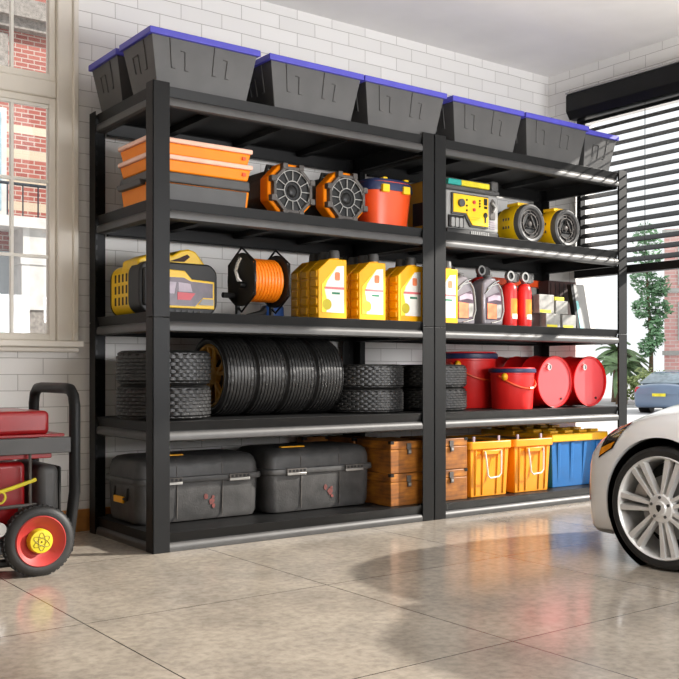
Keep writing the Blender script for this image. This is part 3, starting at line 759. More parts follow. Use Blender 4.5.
# ------------------------------------------------------------------ second level: tyres, buckets, drums
Z = LV[1]
def make_tyre(R, Wd, name, label, grp, block):
    t = thing(name, label, 'wheel', (0, 0, 0), grp)
    h = Wd/2; rr = R*.80
    pr = [(rr-.012, -h*.80), (rr, -h*.88), (rr+.006, -h*.97), (rr+(R-rr)*.5, -h), (R-.018, -h*.97), (R-.005, -h*.88)]
    ns = len(pr); segs = 9
    for i in range(segs):
        a = -h*.84+2*h*.84*i/(segs-1)
        gd = -.007 if block else -.005
        for da, dr in ((-.45, 0), (.28, 0), (.30, gd), (.45, gd)):
            pr.append((R+dr-(.004 if abs(a) > h*.78 else 0), a+da*2*h*.84/(segs-1)*.98 if 0 < i < segs-1 else a+da*.004))
    pr += [(R-.005, h*.88), (R-.018, h*.97), (rr+(R-rr)*.5, h), (rr+.006, h*.97), (rr, h*.88), (rr-.012, h*.80)]
    n = 120; tot = len(pr)
    def mod(k, i):
        if k < ns or k >= tot-6: return 0
        row = (k-ns)//4
        if block: return -.0045 if (i+row*2) % 4 == 0 else 0
        return -.0022 if ((i+row) % 4 == 0 and row in (0, 1, 7, 8)) else 0
    MB().lathe(pr, 'z', (0, 0, 0), n, mod).build('tyre', 'tread', t, angle=28)
    ri = MB().lathe([(rr, h*.86), (rr-.006, h*.90), (rr-.014, h*.86), (rr-.018, h*.6), (rr-.018, -h*.6), (rr-.006, -h*.90), (rr, -h*.86)], 'z', (0, 0, 0), 48).build('rim', 'gold', t)
    s = MB()
    for k in range(5):
        for d in (-.20, .20):
            a = 2*PI*k/5; b = a+d
            p0 = Vector((.035*math.cos(a), .035*math.sin(a), h*.60)); p1 = Vector(((rr-.012)*math.cos(b), (rr-.012)*math.sin(b), h*.78))
            sd = Vector((-math.sin(b), math.cos(b), 0))
            s.hexa([p0-sd*.010-Vector((0, 0, .012)), p0+sd*.010-Vector((0, 0, .012)), p1+sd*.010-Vector((0, 0, .014)), p1-sd*.010-Vector((0, 0, .014)), p0-sd*.008, p0+sd*.008, p1+sd*.007, p1-sd*.007])
    s.build('spoke', 'gold', ri, smooth=False)
    MB().lathe([(0, h*.66), (.018, h*.66), (.04, h*.62), (.042, h*.35), (0, h*.35)], 'z', (0, 0, 0), 20).build('hub', 'gold', ri)
    MB().cyl(rr*.62, -h*.3, -h*.15, 'z', (0, 0, 0), 24).build('rim_back', 'grille', ri)
    return t
flat = make_tyre(.210, .150, 'tyre_assembly', 'upper black tyre of the pair stacked flat behind the left front post', 'tyres stacked flat', True)
flat.location = (.184, .27, Z+.228)
dup(flat, (.184, .27, Z+.076), 'lower black tyre of the pair stacked flat behind the left front post', rot=(0, 0, .3))
S = (1.0, 1.0, .82)
dup(flat, (1.335, .29, Z+.187), 'upper black tyre of the flat pair right after the upright tyres', rot=(0, 0, .2), scale=S)
dup(flat, (1.335, .29, Z+.063), 'lower black tyre of the flat pair right after the upright tyres', rot=(0, 0, .5), scale=S)
dup(flat, (1.790, .29, Z+.187), 'upper black tyre of the flat pair on the right unit, beside the red buckets', rot=(0, 0, .1), scale=S)
dup(flat, (1.790, .29, Z+.063), 'lower black tyre of the flat pair on the right unit, beside the red buckets', rot=(0, 0, .7), scale=S)
up = make_tyre(.190, .168, 'tyre_assembly', 'upright black tyre showing its gold spoked rim', 'tyres standing upright in a row', False)
up.location = (.520, .335, Z+.191); up.rotation_euler = (0, -PI/2, 0)
for k, lb in enumerate(('second upright black tyre, right behind the one with the visible gold rim', 'third upright black tyre counted from the visible gold rim', 'last upright black tyre of the row, against the flat pair')):
    dup(up, (.520+.170*(k+1), .335, Z+.191), lb, rot=(0, -PI/2, 0))

def bucket(label, loc, r, h):
    t = thing('bucket', label, 'bucket', loc, 'red plastic buckets with navy lids')
    MB().lathe([(0, 0), (r*.88, 0), (r*.90, .006), (r*.97, h*.84), (r*.99, h*.85), (r*.99, h*.88)], 'z', (0, 0, 0), 48).build('pail', 'redpl', t)
    MB().lathe([(r*.95, h*.88), (r*1.05, h*.885), (r*1.06, h*.90), (r*1.05, h*.965), (r*1.0, h*.985)], 'z', (0, 0, 0), 48).build('lid_rim', 'navy', t)
    MB().lathe([(r*1.01, h*.975), (r*1.0, h*1.0), (r*.9, h*1.01), (r*.85, h*.99), (0, h*.99)], 'z', (0, 0, 0), 48).build('lid', 'redpl', t)
    pts = [(r*1.02*math.cos(a), r*1.02*math.sin(a)-.012*math.sin(2*(PI+PI*.10-a) if 0 else 0), h*.80-h*.30*math.sin((a-PI*1.05)/(PI*.9)*PI)) for a in [PI*1.05+PI*.9*i/24 for i in range(25)]]
    hd = MB().tube(pts, .0055, 8).build('handle', 'redor', t)
    e = MB().ball((r*1.0*math.cos(rad(205)), r*1.0*math.sin(rad(205)), h*.78), (.018, .018, .022), 10, 8).build('handle_ear', 'ylid', t)
    MB().tube([pts[12], pts[13], pts[14]], .010, 8).build('handle_grip', 'redor', hd)
    return t
bucket('large red bucket with navy lid band behind the smaller bucket', (2.272, .475, Z), .165, .325)
bucket('small red bucket with navy lid band and wire handle in front', (2.318, .165, Z), .128, .233)
def drum(label, loc):
    t = thing('steel_drum', label, 'drum', loc, 'red steel drums lying on their sides')
    R = .1525; o = (0, 0, R)
    MB().lathe([(R*.9, .008), (R*.97, .006), (R*.985, .0), (R, .006), (R*.99, .016), (R*.97, .03), (R*.97, .14), (R, .15), (R*.97, .16), (R*.97, .29), (R, .30), (R*.97, .31), (R*.97, .43), (R, .44), (0, .44)], 'y', o, 56).build('shell', 'red', t)
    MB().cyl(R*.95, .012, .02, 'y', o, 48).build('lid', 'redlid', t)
    m = MB().lathe([(.012, .0), (.018, -.001), (.022, .012)], 'y', (-.052, 0, R+.085), 20); m.cyl(.014, .003, .012, 'y', (-.052, 0, R+.085), 18); m.build('bung', 'chrome', t)
    MB().cyl(.007, .006, .013, 'y', (.06, 0, R-.10), 14).build('vent_plug', 'card', t)
    return t
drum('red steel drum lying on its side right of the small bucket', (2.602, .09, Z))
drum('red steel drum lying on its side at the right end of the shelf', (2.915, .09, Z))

# ------------------------------------------------------------------ bottom level: cases, crates, totes
Z = LV[0]
def make_case(label, loc, w, d, h):
    t = thing('equipment_case', label, 'case', loc, 'rugged dark grey equipment cases')
    def sec(hx, hy, z, r=.05): return [(x, y, z) for x, y in rrect(-hx, hx, 0-hy+hy, 2*hy, r, 5)]
    def ring(ins, z, r=.05): return [(x, y, z) for x, y in rrect(-w/2+ins, w/2-ins, ins, d-ins, r, 5)]
    zs = h*.635
    loft(MB(), [ring(.03, 0), ring(.012, .006), ring(.004, .03), ring(0, zs-.008)]).build('lower_shell', 'case', t, angle=50)
    ld = loft(MB(), [ring(0, zs+.012), ring(.002, h-.05), ring(.010, h-.022), ring(.025, h-.006), ring(.05, h)]).build('lid', 'case', t, angle=50)
    loft(MB(), [ring(-.012, zs-.010), ring(-.014, zs-.004), ring(-.014, zs+.012), ring(-.012, zs+.018)]).build('seam_band', 'case', t, bevel=.002)
    for x in (-w*.26, w*.30):
        l = MB().box(x-.055, x+.055, -.024, -.012, zs-.014, zs-.002).build('latch', 'silver', t, bevel=.002)
        m = MB().box(x-.055, x+.055, -.022, -.012, zs-.002, zs+.018)
        m.build('latch_plate', 'ringgrey', l)
        m = MB()
        for k in range(5): m.box(x-.046+k*.021, x-.034+k*.021, -.0235, -.022, zs+.002, zs+.013)
        m.build('latch_slot', 'grille', l)
    for x in (-w*.20, w*.17):
        m = MB().tube([(x, -.001, .02), (x, -.0015, zs-.012)], .0028, 6); m.tube([(x, .0005, zs+.02), (x, .001, h-.052), (x, .016, h-.016), (x, .05, h-.001)], .0028, 6)
        m.build('moulded_line', 'ringgrey', t)
    MB().box(-w*.32, -w*.10, .06, .085, h-.001, h+.006).build('lid_strip', 'amber', t, bevel=.002)
    e = MB().box(-w/2-.012, -w/2-.001, d*.40, d*.40+.10, h*.30, h*.40).build('end_tab', 'amber', t, bevel=.003)
    MB().tube([(-w/2-.0, d*.3, zs-.03), (-w/2-.006, d*.3, zs-.08), (-w/2-.006, d*.7, zs-.08), (-w/2-.0, d*.7, zs-.03)], .006, 8).build('end_handle', 'rubber', t)
    m = MB()
    for x, z, a in ((.02, .11, .016), (.05, .085, .02), (.058, .105, .010), (.062, .065, .012)):
        m.prism([(x+a*math.cos(q)*random.uniform(.5, 1), z+a*math.sin(q)*random.uniform(.6, 1.1)) for q in [2*PI*i/9 for i in range(9)]], 'y', -.0008, .002)
    m.build('paint_scuff', 'scuff', t)
    return t
make_case('rugged dark grey equipment case on the bottom shelf behind the left front post', (.352, .225, Z), .628, .35, .298)
make_case('rugged dark grey equipment case on the bottom shelf next to the wooden crates', (1.0, .19, Z), .624, .36, .31)
def crate(label, loc, w, d, h):
    t = thing('wooden_crate', label, 'crate', loc, 'stained wooden boxes with latches')
    b = MB().box(-w/2, w/2, 0, d, 0, h*.74)
    b.build('box', 'wood', t, bevel=.004)
    l = MB().box(-w/2, w/2, 0, d, h*.745, h); l.build('lid', 'wood', t, bevel=.004)
    m = MB()
    for x in (-w/2, w/2):
        m.box(x-.0015 if x < 0 else x-.02, x+.02 if x < 0 else x+.0015, -.0015, .02, h-.014, h+.0012)
    m.build('corner_plate', 'grille', t)
    la = MB().box(-.014, .014, -.006, 0, h*.745, h*.93).box(-.011, .011, -.010, -.004, h*.58, h*.74).build('latch', 'ringgrey', t, bevel=.001)
    MB().box(-.008, .008, -.013, -.010, h*.62, h*.70).build('hasp', 'silver', la)
    return t
ch = .163
crate('stained wooden box, lower one directly left of the middle posts', (1.450, .06, Z), .235, .28, ch)
crate('stained wooden box, upper one directly left of the middle posts', (1.450, .06, Z+ch+.002), .235, .28, ch)
crate('stained wooden box, lower one directly right of the middle posts', (1.745, .06, Z), .235, .28, ch)
crate('stained wooden box, upper one directly right of the middle posts', (1.745, .06, Z+ch+.002), .235, .28, ch)
crate('stained wooden box, lower one in the back row behind the right grey case', (1.400, .355, Z), .15, .26, ch)
crate('stained wooden box, upper one in the back row touching the front crates', (1.400, .355, Z+ch+.002), .15, .26, ch)
crate('stained wooden box in the back row peeking over the right grey case', (1.235, .575, Z), .16, .068, ch*2+.002)

def tote(label, loc):
    t = thing('handled_tote', label, 'tote', loc, 'orange totes with white rope handles')
    w, d, h = .148, .22, .29
    o = [MB(), MB()]
    m = MB().frus((-w+.012, w-.012, .012, 2*d-.012), 0, (-w, w, 0, 2*d), h)
    for x in (-.11, -.055, .06, .115):
        m.hexa([(x*.93-.006, .006, .01), (x*.93+.006, .006, .01), (x*.93+.006, .03, .01), (x*.93-.006, .03, .01), (x-.006, -.006, h-.03), (x+.006, -.006, h-.03), (x+.006, .02, h-.03), (x-.006, .02, h-.03)])
    m.build('tub', 'tote', t, bevel=.005)
    MB().frame(rrect(-w-.014, w+.014, -.014, 2*d+.014, .02, 4), rrect(-w+.01, w-.01, .01, 2*d-.01, .015, 4), 'z', h-.03, h+.012).build('rim', 'tote', t, bevel=.004)
    MB().box(-w+.01, w-.01, .01, 2*d-.01, h-.012, h+.002).build('lid_panel', 'browninner', t)
    hb = MB().box(-.075, .075, -.020, -.012, h-.06, h-.035).build('handle_bracket', 'tote', t, bevel=.003)
    pts = [(-.062, -.024, h-.04), (-.056, -.03, h-.10), (-.05, -.034, h-.17), (-.035, -.036, h-.185), (.03, -.036, h-.18), (.05, -.034, h-.165), (.056, -.03, h-.10), (.062, -.024, h-.04)]
    MB().tube(pts, .0045, 8).build('rope_handle', 'white', t)
    m = MB()
    for x in (-.12, .07): m.box(x-.008, x+.008, .0, .012, h+.008, h+.04)
    m.build('peg', 'lilac', t, bevel=.003)
    return t
tote('orange tote with white rope handle next to the wooden boxes', (2.035, .06, Z))
tote('orange tote with white rope handle next to the blue tote', (2.375, .06, Z))
def lidded(label, loc, w, d, h, name='lidded_tote'):
    t = thing(name, label, 'tote', loc, 'blue totes with yellow lids')
    m = MB().frus((-w+.018, w-.018, .012, 2*d-.012), 0, (-w, w, 0, 2*d), h)
    for k in range(4):
        x = -w+.06+k*(2*w-.12)/3
        m.hexa([(x*.92-.012, .012, .012), (x*.92+.012, .012, .012), (x*.92+.012, .03, .012), (x*.92-.012, .03, .012), (x-.014, -.008, h-.01), (x+.014, -.008, h-.01), (x+.014, .02, h-.01), (x-.014, .02, h-.01)])
    for k in range(3):
        y = .08+k*(2*d-.16)/2
        m.hexa([(-w+.024, y-.012, .012), (-w+.05, y-.012, .012), (-w+.05, y+.012, .012), (-w+.024, y+.012, .012), (-w-.008, y-.014, h-.01), (-w+.02, y-.014, h-.01), (-w+.02, y+.014, h-.01), (-w-.008, y+.014, h-.01)])
    m.build('tub', 'blue', t, bevel=.004)
    l = MB().box(-w-.018, w+.018, -.02, 2*d+.018, h-.006, h+.042)
    ld = l.build('lid', 'ylid', t, bevel=.006)
    for x in (-w*.75, -w*.2, w*.35, w*.8):
        MB().box(x-.035, x+.035, .03, .09, h+.04, h+.058).build('lid_lug', 'ylid', ld, bevel=.004)
        MB().box(x-.035, x+.035, 2*d-.09, 2*d-.03, h+.04, h+.062).build('lid_lug', 'ylid', ld, bevel=.004)
    return t
lidded('blue tote with yellow lid at the right end of the bottom shelf, near the car', (2.815, .10, Z), .235, .125, .275)
lidded('blue tote with yellow lid at the back of the bottom shelf, hidden by orange totes', (2.80, .393, Z), .235, .118, .285)

# ------------------------------------------------------------------ portable generator on wheels
G = thing('portable_generator', 'red wheeled portable generator with black tube frame below the window', 'generator', (-.527, -.10, 0))
MB().box(-.75, .135, -.014, .0, .452, .512).build('side_rail', 'dgrey', G, bevel=.003)
MB().box(-.75, .135, .46, .474, .452, .512).build('side_rail', 'dgrey', G, bevel=.003)
hp = []
zt, zb = .695, .075
for y, z in ((.0, zb), (.0, .3), (.0, .63), (.012, .668), (.045, .692), (.10, .696), (.36, .696), (.415, .692), (.448, .668), (.46, .63), (.46, .3), (.46, zb)):
    hp.append((.15-(.0 if z > .2 else .03), y-.005, z))
MB().tube(hp, .0215, 14).build('push_handle', 'black', G, angle=60)
MB().tube([(.13, -.005, .10), (.10, -.005, .065), (.04, -.005, .055), (-.75, -.005, .055)], .016, 10).tube([(.13, .455, .10), (.10, .455, .065), (.04, .455, .055), (-.75, .455, .055)], .016, 10).tube([(-.75, -.005, .055), (-.75, -.005, .69)], .02, 10).tube([(-.75, .455, .055), (-.75, .455, .69)], .02, 10).build('frame_tube', 'black', G)
MB().box(-.70, -.62, .0, .45, 0, .04).build('support_foot', 'rubber', G)
MB().box(-.70, .062, .02, .44, .522, .612).build('fuel_tank', 'dred', G, bevel=.018, seg=3)
MB().box(-.72, .118, .012, .455, .512, .524).box(-.70, .07, .02, .45, .432, .452).build('tank_flange', 'dred', G, bevel=.004)
MB().cyl(.05, .613, .636, 'z', (-.20, .2, 0), 24).cyl(.06, .612, .616, 'z', (-.2, .2, 0), 24).build('fuel_cap', 'rubber', G, bevel=.004)
MB().box(-.45, -.02, .05, .4, .16, .42).box(-.30, -.12, .02, .06, .2, .40).build('engine_cover', 'dred', G, bevel=.02, seg=3)
MB().box(.02, .105, .03, .36, .20, .405).build('muffler', 'dgrey', G, bevel=.03, seg=4)
MB().box(.1055, .124, .06, .34, .18, .395).build('muffler_guard', 'rubber', G, bevel=.012)
MB().box(-.55, -.13, .06, .38, .05, .16).cyl(.05, .0, .05, 'y', (-.2, 0, .2), 20).build('engine_block', 'caliper', G, bevel=.012)
m = MB().tube([(-.2, -.02, .29), (-.18, -.025, .24), (-.155, -.03, .20)], .012, 8).cyl(.026, -.045, -.015, 'y', (-.148, 0, .185), 18).cyl(.016, -.05, -.015, 'y', (-.175, 0, .225), 14)
m.build('lever', 'silver', G)
MB().tube([(-.30, -.02, .295), (-.16, -.022, .315), (-.10, -.022, .33), (-.04, -.01, .345), (.0, .0, .355)], .0075, 8).build('fuel_hose', 'limeyel', G)
m = MB().lathe([(.019, -.004), (.026, -.004), (.026, .004), (.019, .004), (.019, -.004)], 'y', (-.145, -.03, .302), 18); m.build('hose_ring', 'limeyel', G)
MB().tube([(-.35, -.004, .255), (.0, -.004, .262)], .007, 8).tube([(-.022, -.002, .20), (-.022, -.002, .46)], .006, 8).tube([(-.06, -.004, .2), (-.06, -.004, .26)], .008, 8).build('bracket_rod', 'ringgrey', G)
def gen_wheel(y0, s):
    R = .131; o = (0, y0, R)
    w = MB().lathe([(R*.70, .0), (R*.80, -.004*s), (R*.93, .0), (R*.985, .008*s), (R, .018*s), (R, .05*s), (R*.97, .062*s), (R*.7, .064*s)], 'y', o, 64, None).build('wheel', 'rubber', G)
    m = MB()
    for k in range(44):
        a = 2*PI*k/44
        c, q = math.cos(a), math.sin(a); sd = Vector((-q, 0, c)); n = Vector((c, 0, q))
        for yy, da in ((.02, 0), (.041, .5)):
            a2 = a+da*2*PI/44; c, q = math.cos(a2), math.sin(a2); sd = Vector((-q, 0, c)); n = Vector((c, 0, q))
            P = []
            for rr_ in (R-.002, R+.0025):
                for u, v in ((-.006, yy-.009), (.006, yy-.009), (.006, yy+.009), (-.006, yy+.009)):
                    P.append(Vector(o)+n*rr_+sd*u+Vector((0, v*s, 0)))
            m.hexa(P)
    m.build('tread_block', 'rubber', w, smooth=False)
    r = MB().lathe([(R*.73, -.001*s), (R*.70, -.006*s), (R*.67, -.003*s), (R*.50, .018*s), (R*.36, .026*s), (0, .026*s)], 'y', o, 48).build('wheel_rim', 'wheelred', w)
    h_ = MB().lathe([(R*.35, .026*s), (R*.345, .0), (R*.32, -.008*s), (0, -.012*s)], 'y', o, 40).build('hub_cap', 'hubyel', w)
    e = MB()
    for k in range(3):
        a = PI/2+k*PI/3; pts = []
        for i in range(28):
            t_ = 2*PI*i/28; x, z = .033*math.cos(t_), .0125*math.sin(t_)
            X, Zz = x*math.cos(a)-z*math.sin(a), x*math.sin(a)+z*math.cos(a)
            rr_ = math.hypot(X, Zz)
            pts.append((X, y0-(.0125-.004*(rr_/.042)**1.0)*s, R+Zz))
        e.tube(pts, .0012, 5, True)
    e.ball((0, y0-.012*s, R), (.004, .002, .004), 8, 6)
    e.build('atom_emblem', 'emblem', w)
gen_wheel(-.058, 1); gen_wheel(.515, -1)
MB().cyl(.012, -.03, .50, 'y', (0, 0, .131), 10).build('axle', 'black', G)

# ------------------------------------------------------------------ cars
def lerp(a, b, t): return a+(b-a)*t
ST = [  # y, half width, sill z, shoulder z, centre z, nose bow
    (.462, .50, .20, .32, .335, .05), (.458, .535, .155, .37, .385, .05), (.442, .575, .115, .418, .445, .055), (.41, .605, .10, .468, .505, .06),
    (.33, .628, .10, .524, .578, .07), (.18, .643, .10, .576, .640, .05), (.0, .648, .105, .606, .682, .02), (-.2, .650, .11, .624, .70, .0),
    (-.5, .650, .11, .625, .700, .0), (-.62, .650, .11, .63, .705, 0), (-1.3, .652, .11, .645, .68, 0), (-1.95, .648, .11, .66, .70, 0),
    (-2.35, .63, .12, .655, .70, -.02), (-2.62, .60, .14, .63, .675, -.05), (-2.70, .575, .17, .57, .60, -.06), (-2.72, .55, .24, .45, .46, -.06)]
SEC = [(.90, 0.0), (.955, .06), (.985, .20), (.995, .45), (1.0, .66), (.992, .82), (.965, .92), (.92, .975), (.85, 1.0)]
def section(k):     # returns points for u 0..1 (half: sill -> centre)
    y, hw, zs, zb, zc, bow = k
    pts = []
    for fx, fz in SEC: pts.append((fx*hw, zs+(zb-zs)*fz))
    for fx in (.72, .55, .36, .18, 0.0):
        t = 1-(fx/.85)**2; pts.append((fx*hw, lerp(zb, zc, t)))
    return [(x, y-bow*(x/hw)**2.2, z) for x, z in pts]
def car(label, loc, rotz, scale, paint, near=True):
    t = thing('car', label, 'car', loc, None, (0, 0, rotz)); t.scale = (scale,)*3
    rows = []
    for k in ST:
        h_ = section(k); rows.append([(-x, y, z) for x, y, z in h_]+[(x, y, z) for x, y, z in h_[::-1][1:]])
    # denser along the length
    dense = []
    for i in range(len(rows)-1):
        for q in range(3):
            s_ = q/3
            p0, p1, p2, p3 = rows[max(i-1, 0)], rows[i], rows[i+1], rows[min(i+2, len(rows)-1)]
            dense.append([tuple(.5*((2*b)+(-a+c)*s_+(2*a-5*b+4*c-d)*s_*s_+(-a+3*b-3*c+d)*s_**3) for a, b, c, d in zip(A, B, C_, D_)) for A, B, C_, D_ in zip(p0, p1, p2, p3)])
    dense.append(rows[-1])
    m = MB(); R = [[m.bm.verts.new(p) for p in r] for r in dense]; n = len(R[0])
    for A, B in zip(R, R[1:]):
        for i in range(n-1): m.bm.faces.new([A[i], A[i+1], B[i+1], B[i]])
        m.bm.faces.new([A[n-1], A[0], B[0], B[n-1]])
    m.bm.faces.new(R[0]); m.bm.faces.new(R[-1][::-1])
    body = m.build('body', paint, t, angle=40)
    ws = ((0., .241), (-1.96, .241))
    # wheel arches cut from the shell
    for wy, wz in ws:
        for sgn in (-1, 1):
            c = MB().cyl(.268, .36 if sgn > 0 else -.72, .72 if sgn > 0 else -.36, 'x', (0, wy, wz), 56)
            co = c.build('arch_cut', 'grille'); co.parent = t
            bo = body.modifiers.new('arch', 'BOOLEAN'); bo.operation = 'DIFFERENCE'; bo.solver = 'EXACT'; bo.object = co
            cuts.append(co)
    bpy.context.view_layer.update()
    dg = bpy.context.evaluated_depsgraph_get()
    me = bpy.data.meshes.new_from_object(body.evaluated_get(dg)); body.modifiers.clear(); body.data = me
    me.shade_smooth(); me.set_sharp_from_angle(angle=rad(38))
    for co in cuts: bpy.data.objects.remove(co)
    cuts.clear()
    for wy, wz in ws:
        for sgn in (-1, 1):
            a0 = .62*sgn
            MB().lathe([(0, .37*sgn), (.264, .37*sgn), (.2655, .615*sgn)], 'x', (0, wy, wz), 48).build('arch_liner', 'grille', t)
            arc = [(sgn*(.648), wy+.268*math.cos(rad(a)), wz+.268*math.sin(rad(a))) for a in range(-22, 203, 5)]
    # greenhouse
    gh = []
    for y, hw, z0, z1 in ((-.50, .56, .69, .70), (-.72, .555, .66, .81), (-.98, .53, .65, .935), (-1.3, .515, .65, .972), (-1.75, .51, .65, .955), (-2.05, .52, .66, .87), (-2.38, .54, .69, .71)):
        tp = hw*(1-.42*(z1-z0)/1.0)
        gh.append([(-hw-.02, y, z0), (-tp, y, z1-.03), (-tp*.8, y, z1-.004), (0, y, z1+.004), (tp*.8, y, z1-.004), (tp, y, z1-.03), (hw+.02, y, z0)])
    g = MB(); loft(g, gh, True); g.build('window_glass', 'glassdark', t)
    rf = [[(x*1.01, y, z+.006) for x, y, z in r[1:6]]+[(x*1.0, y, z-.012) for x, y, z in r[1:6]][::-1] for r in gh[2:5]]
    loft(MB(), rf).build('roof', paint, t)
    # lamps: patches that follow the body surface
    def patch(name, mat, quad, off, side, parent=t, nu=10, nv=6):
        # quad = 4 corners in (row index, column index) of the dense grid, bilinear
        mm = MB(); V = []
        def S(rw, cl):
            i, j = int(min(rw, len(dense)-1.001)), int(min(cl, n-1.001)); a, b = rw-i, cl-j
            P = [Vector(dense[i+p][j+q]) for p in (0, 1) for q in (0, 1)]
            return P[0]*(1-a)*(1-b)+P[1]*(1-a)*b+P[2]*a*(1-b)+P[3]*a*b
        for i in range(nu+1):
            row = []
            for j in range(nv+1):
                u, v = i/nu, j/nv
                rw = (quad[0][0]*(1-u)+quad[1][0]*u)*(1-v)+(quad[3][0]*(1-u)+quad[2][0]*u)*v
                cl = (quad[0][1]*(1-u)+quad[1][1]*u)*(1-v)+(quad[3][1]*(1-u)+quad[2][1]*u)*v
                p = S(rw, cl); e = .02
                nn = (S(rw+e, cl)-S(max(rw-e, 0), cl)).cross(S(rw, cl+e)-S(rw, max(cl-e, 0)))
                nn.normalize()
                if nn.dot(p-Vector((0, p.y-.25, .3))) < 0: nn = -nn
                p = p+nn*off
                row.append(mm.bm.verts.new((p.x*side, p.y, p.z)))
            V.append(row)
        for i in range(nu):
            for j in range(nv): mm.bm.faces.new([V[i][j], V[i+1][j], V[i+1][j+1], V[i][j+1]])
        return mm.build(name, mat, parent)
    for sd in (1, -1):
        hl = patch('headlight', 'lens', ((10.6, 4.7), (12.9, 4.9), (14.6, 7.0), (12.0, 7.9)), .004, sd)
        patch('indicator', 'amberlens', ((10.8, 4.8), (12.7, 4.95), (13.1, 5.35), (11.0, 5.4)), .006, sd, hl)
        patch('tail_light', 'redlens', ((39, 5.0), (43.2, 5.2), (43.0, 9.5), (39, 7.6)), .004, sd)
        patch('door_handle', paint, ((23.8, 5.4), (25, 5.4), (25, 5.7), (23.8, 5.7)), .008, sd, t, 4, 3)
    patch('side_marker', 'salmon', ((4.5, 2.6), (6.0, 2.6), (6.0, 4.0), (4.5, 4.0)), .003, 1)
    MB().box(-.26, .26, .455, .468, .20, .36).build('grille', 'grille', t, bevel=.01)
    for sd in (1, -1): patch('front_lip', 'lgrey', ((3, .02), (12.2, .02), (12.2, .8), (3, .8)), .004, sd)
    MB().box(-.15, .15, -2.735, -2.72, .40, .47).build('number_plate', 'paleyel', t)
    for sd in (-1, 1): MB().box(*sorted((sd*.60, sd*.72)), -.80, -.74, .66, .73).build('mirror', paint, t, bevel=.02)
    # wheels
    for wy, wz in ws:
        for sgn in (-1, 1):
            o = (0, wy, wz-.002); X = .640*sgn
            def ax(q): return X-sgn*q       # q metres inward from the outer face
            R = .237
            w = MB().lathe([(R*.83, ax(.004)), (R*.86, ax(.0)), (R*.93, ax(.0)), (R*.985, ax(.012)), (R, ax(.03)), (R, ax(.16)), (R*.97, ax(.175)), (R*.8, ax(.18))], 'x', o, 64).build('wheel', 'rubber', t)
            MB().lathe([(R*.84, ax(.002)), (R*.825, ax(-.002)), (R*.80, ax(.004)), (R*.775, ax(.03)), (R*.77, ax(.15))], 'x', o, 56).build('rim', 'alloy', w)
            s = MB(); ns = 7
            for k in range(ns):
                a = 2*PI*k/ns+.05
                for dr, lat in ((-1, 1), (1, 1)):
                    er = Vector((0, math.cos(a), math.sin(a))); et = Vector((0, -math.sin(a), math.cos(a)))
                    def pt(r, tt, q): return Vector((ax(q), wy, wz-.002))+er*r+et*tt
                    t0, t1 = dr*.0110, dr*.0245
                    w0, w1 = .0080, .0155
                    s.hexa([pt(.045, t0-w0, .030), pt(.045, t0+w0, .030), pt(R*.80, t1+w1, .028), pt(R*.80, t1-w1, .028), pt(.045, t0-w0*.7, .002), pt(.045, t0+w0*.7, .002), pt(R*.80, t1+w1*.7, .004), pt(R*.80, t1-w1*.7, .004)])
            s.build('spoke', 'alloy', w, smooth=False)
            hb = MB().lathe([(.056, ax(.03)), (.056, ax(.004)), (.05, ax(-.002)), (.03, ax(-.004)), (.026, ax(-.009)), (0, ax(-.011))], 'x', o, 32).build('hub', 'alloy', w)
            for k in range(5):
                a = 2*PI*k/5+.3; MB().cyl(.0062, ax(.0), ax(-.006), 'x', (0, wy+.040*math.cos(a), wz+.040*math.sin(a)), 8).build('lug_nut', 'dgrey', w)
            MB().prism([(wy-.010, wz+.010), (wy, wz+.013), (wy+.010, wz+.010), (wy+.009, wz-.004), (wy, wz-.015), (wy-.009, wz-.004)], 'x', ax(-.0095), ax(-.0135)).build('shield_badge', 'grille', w)
            MB().cyl(.125, ax(.075), ax(.062), 'x', o, 40).build('brake_disc', 'caliper', w)
            a = .45; MB().prism([(wy+r*math.cos(q), wz+r*math.sin(q)) for r, q in [(.155, a-.35), (.155, a), (.155, a+.35), (.095, a+.35), (.095, a), (.095, a-.35)]], 'x', ax(.06), ax(.042)).build('brake_caliper', 'silver', w, bevel=.004)
            MB().cyl(R*.79, ax(.15), ax(.14), 'x', o, 32).build('wheel_back', 'grille', w)
    return t
cuts = []
car('white car with silver twin spoke wheels parked nose in at the right', (2.048, -1.463, 0), 0, 1, 'carwhite')

# ------------------------------------------------------------------ outside
struct('ground', MB().box(-40, 60, -40, 60, -.2, -.09), 'road', smooth=False)
struct('trim_1', MB().box(RX+.2, RX+.5, FR-.2, WY+.2, -.09, -.005), 'road', smooth=False)
car('slate blue sedan parked across the street, seen from behind', (17.2, 8.95, -.09), rad(-70), .88, 'carblue')

def leaves(n, blobs, size, mb=None, seed=1):
    rn = random.Random(seed); m = mb or MB()
    for _ in range(n):
        c, r = rn.choice(blobs)
        v = Vector((rn.gauss(0, 1), rn.gauss(0, 1), rn.gauss(0, 1))); v.normalize()
        p = Vector(c)+v*(r*rn.uniform(.45, 1.0)); a = Vector((rn.gauss(0, 1), rn.gauss(0, 1), rn.gauss(0, 1))).normalized(); b = a.orthogonal().normalized()
        s = size*rn.uniform(.6, 1.3)
        m.bm.faces.new([m.bm.verts.new(p+a*s), m.bm.verts.new(p+b*s*.5), m.bm.verts.new(p-a*s), m.bm.verts.new(p-b*s*.5)])
    return m
def tree(label, loc, blobs, n, size, mat, trunk, name='tree', cat='tree', seed=1):
    t = thing(name, label, cat, loc)
    leaves(n, blobs, size, None, seed).build('crown', mat, t, smooth=False)
    if trunk: MB().tube(trunk[0], trunk[1], 8).build('trunk', 'bark', t)
    return t
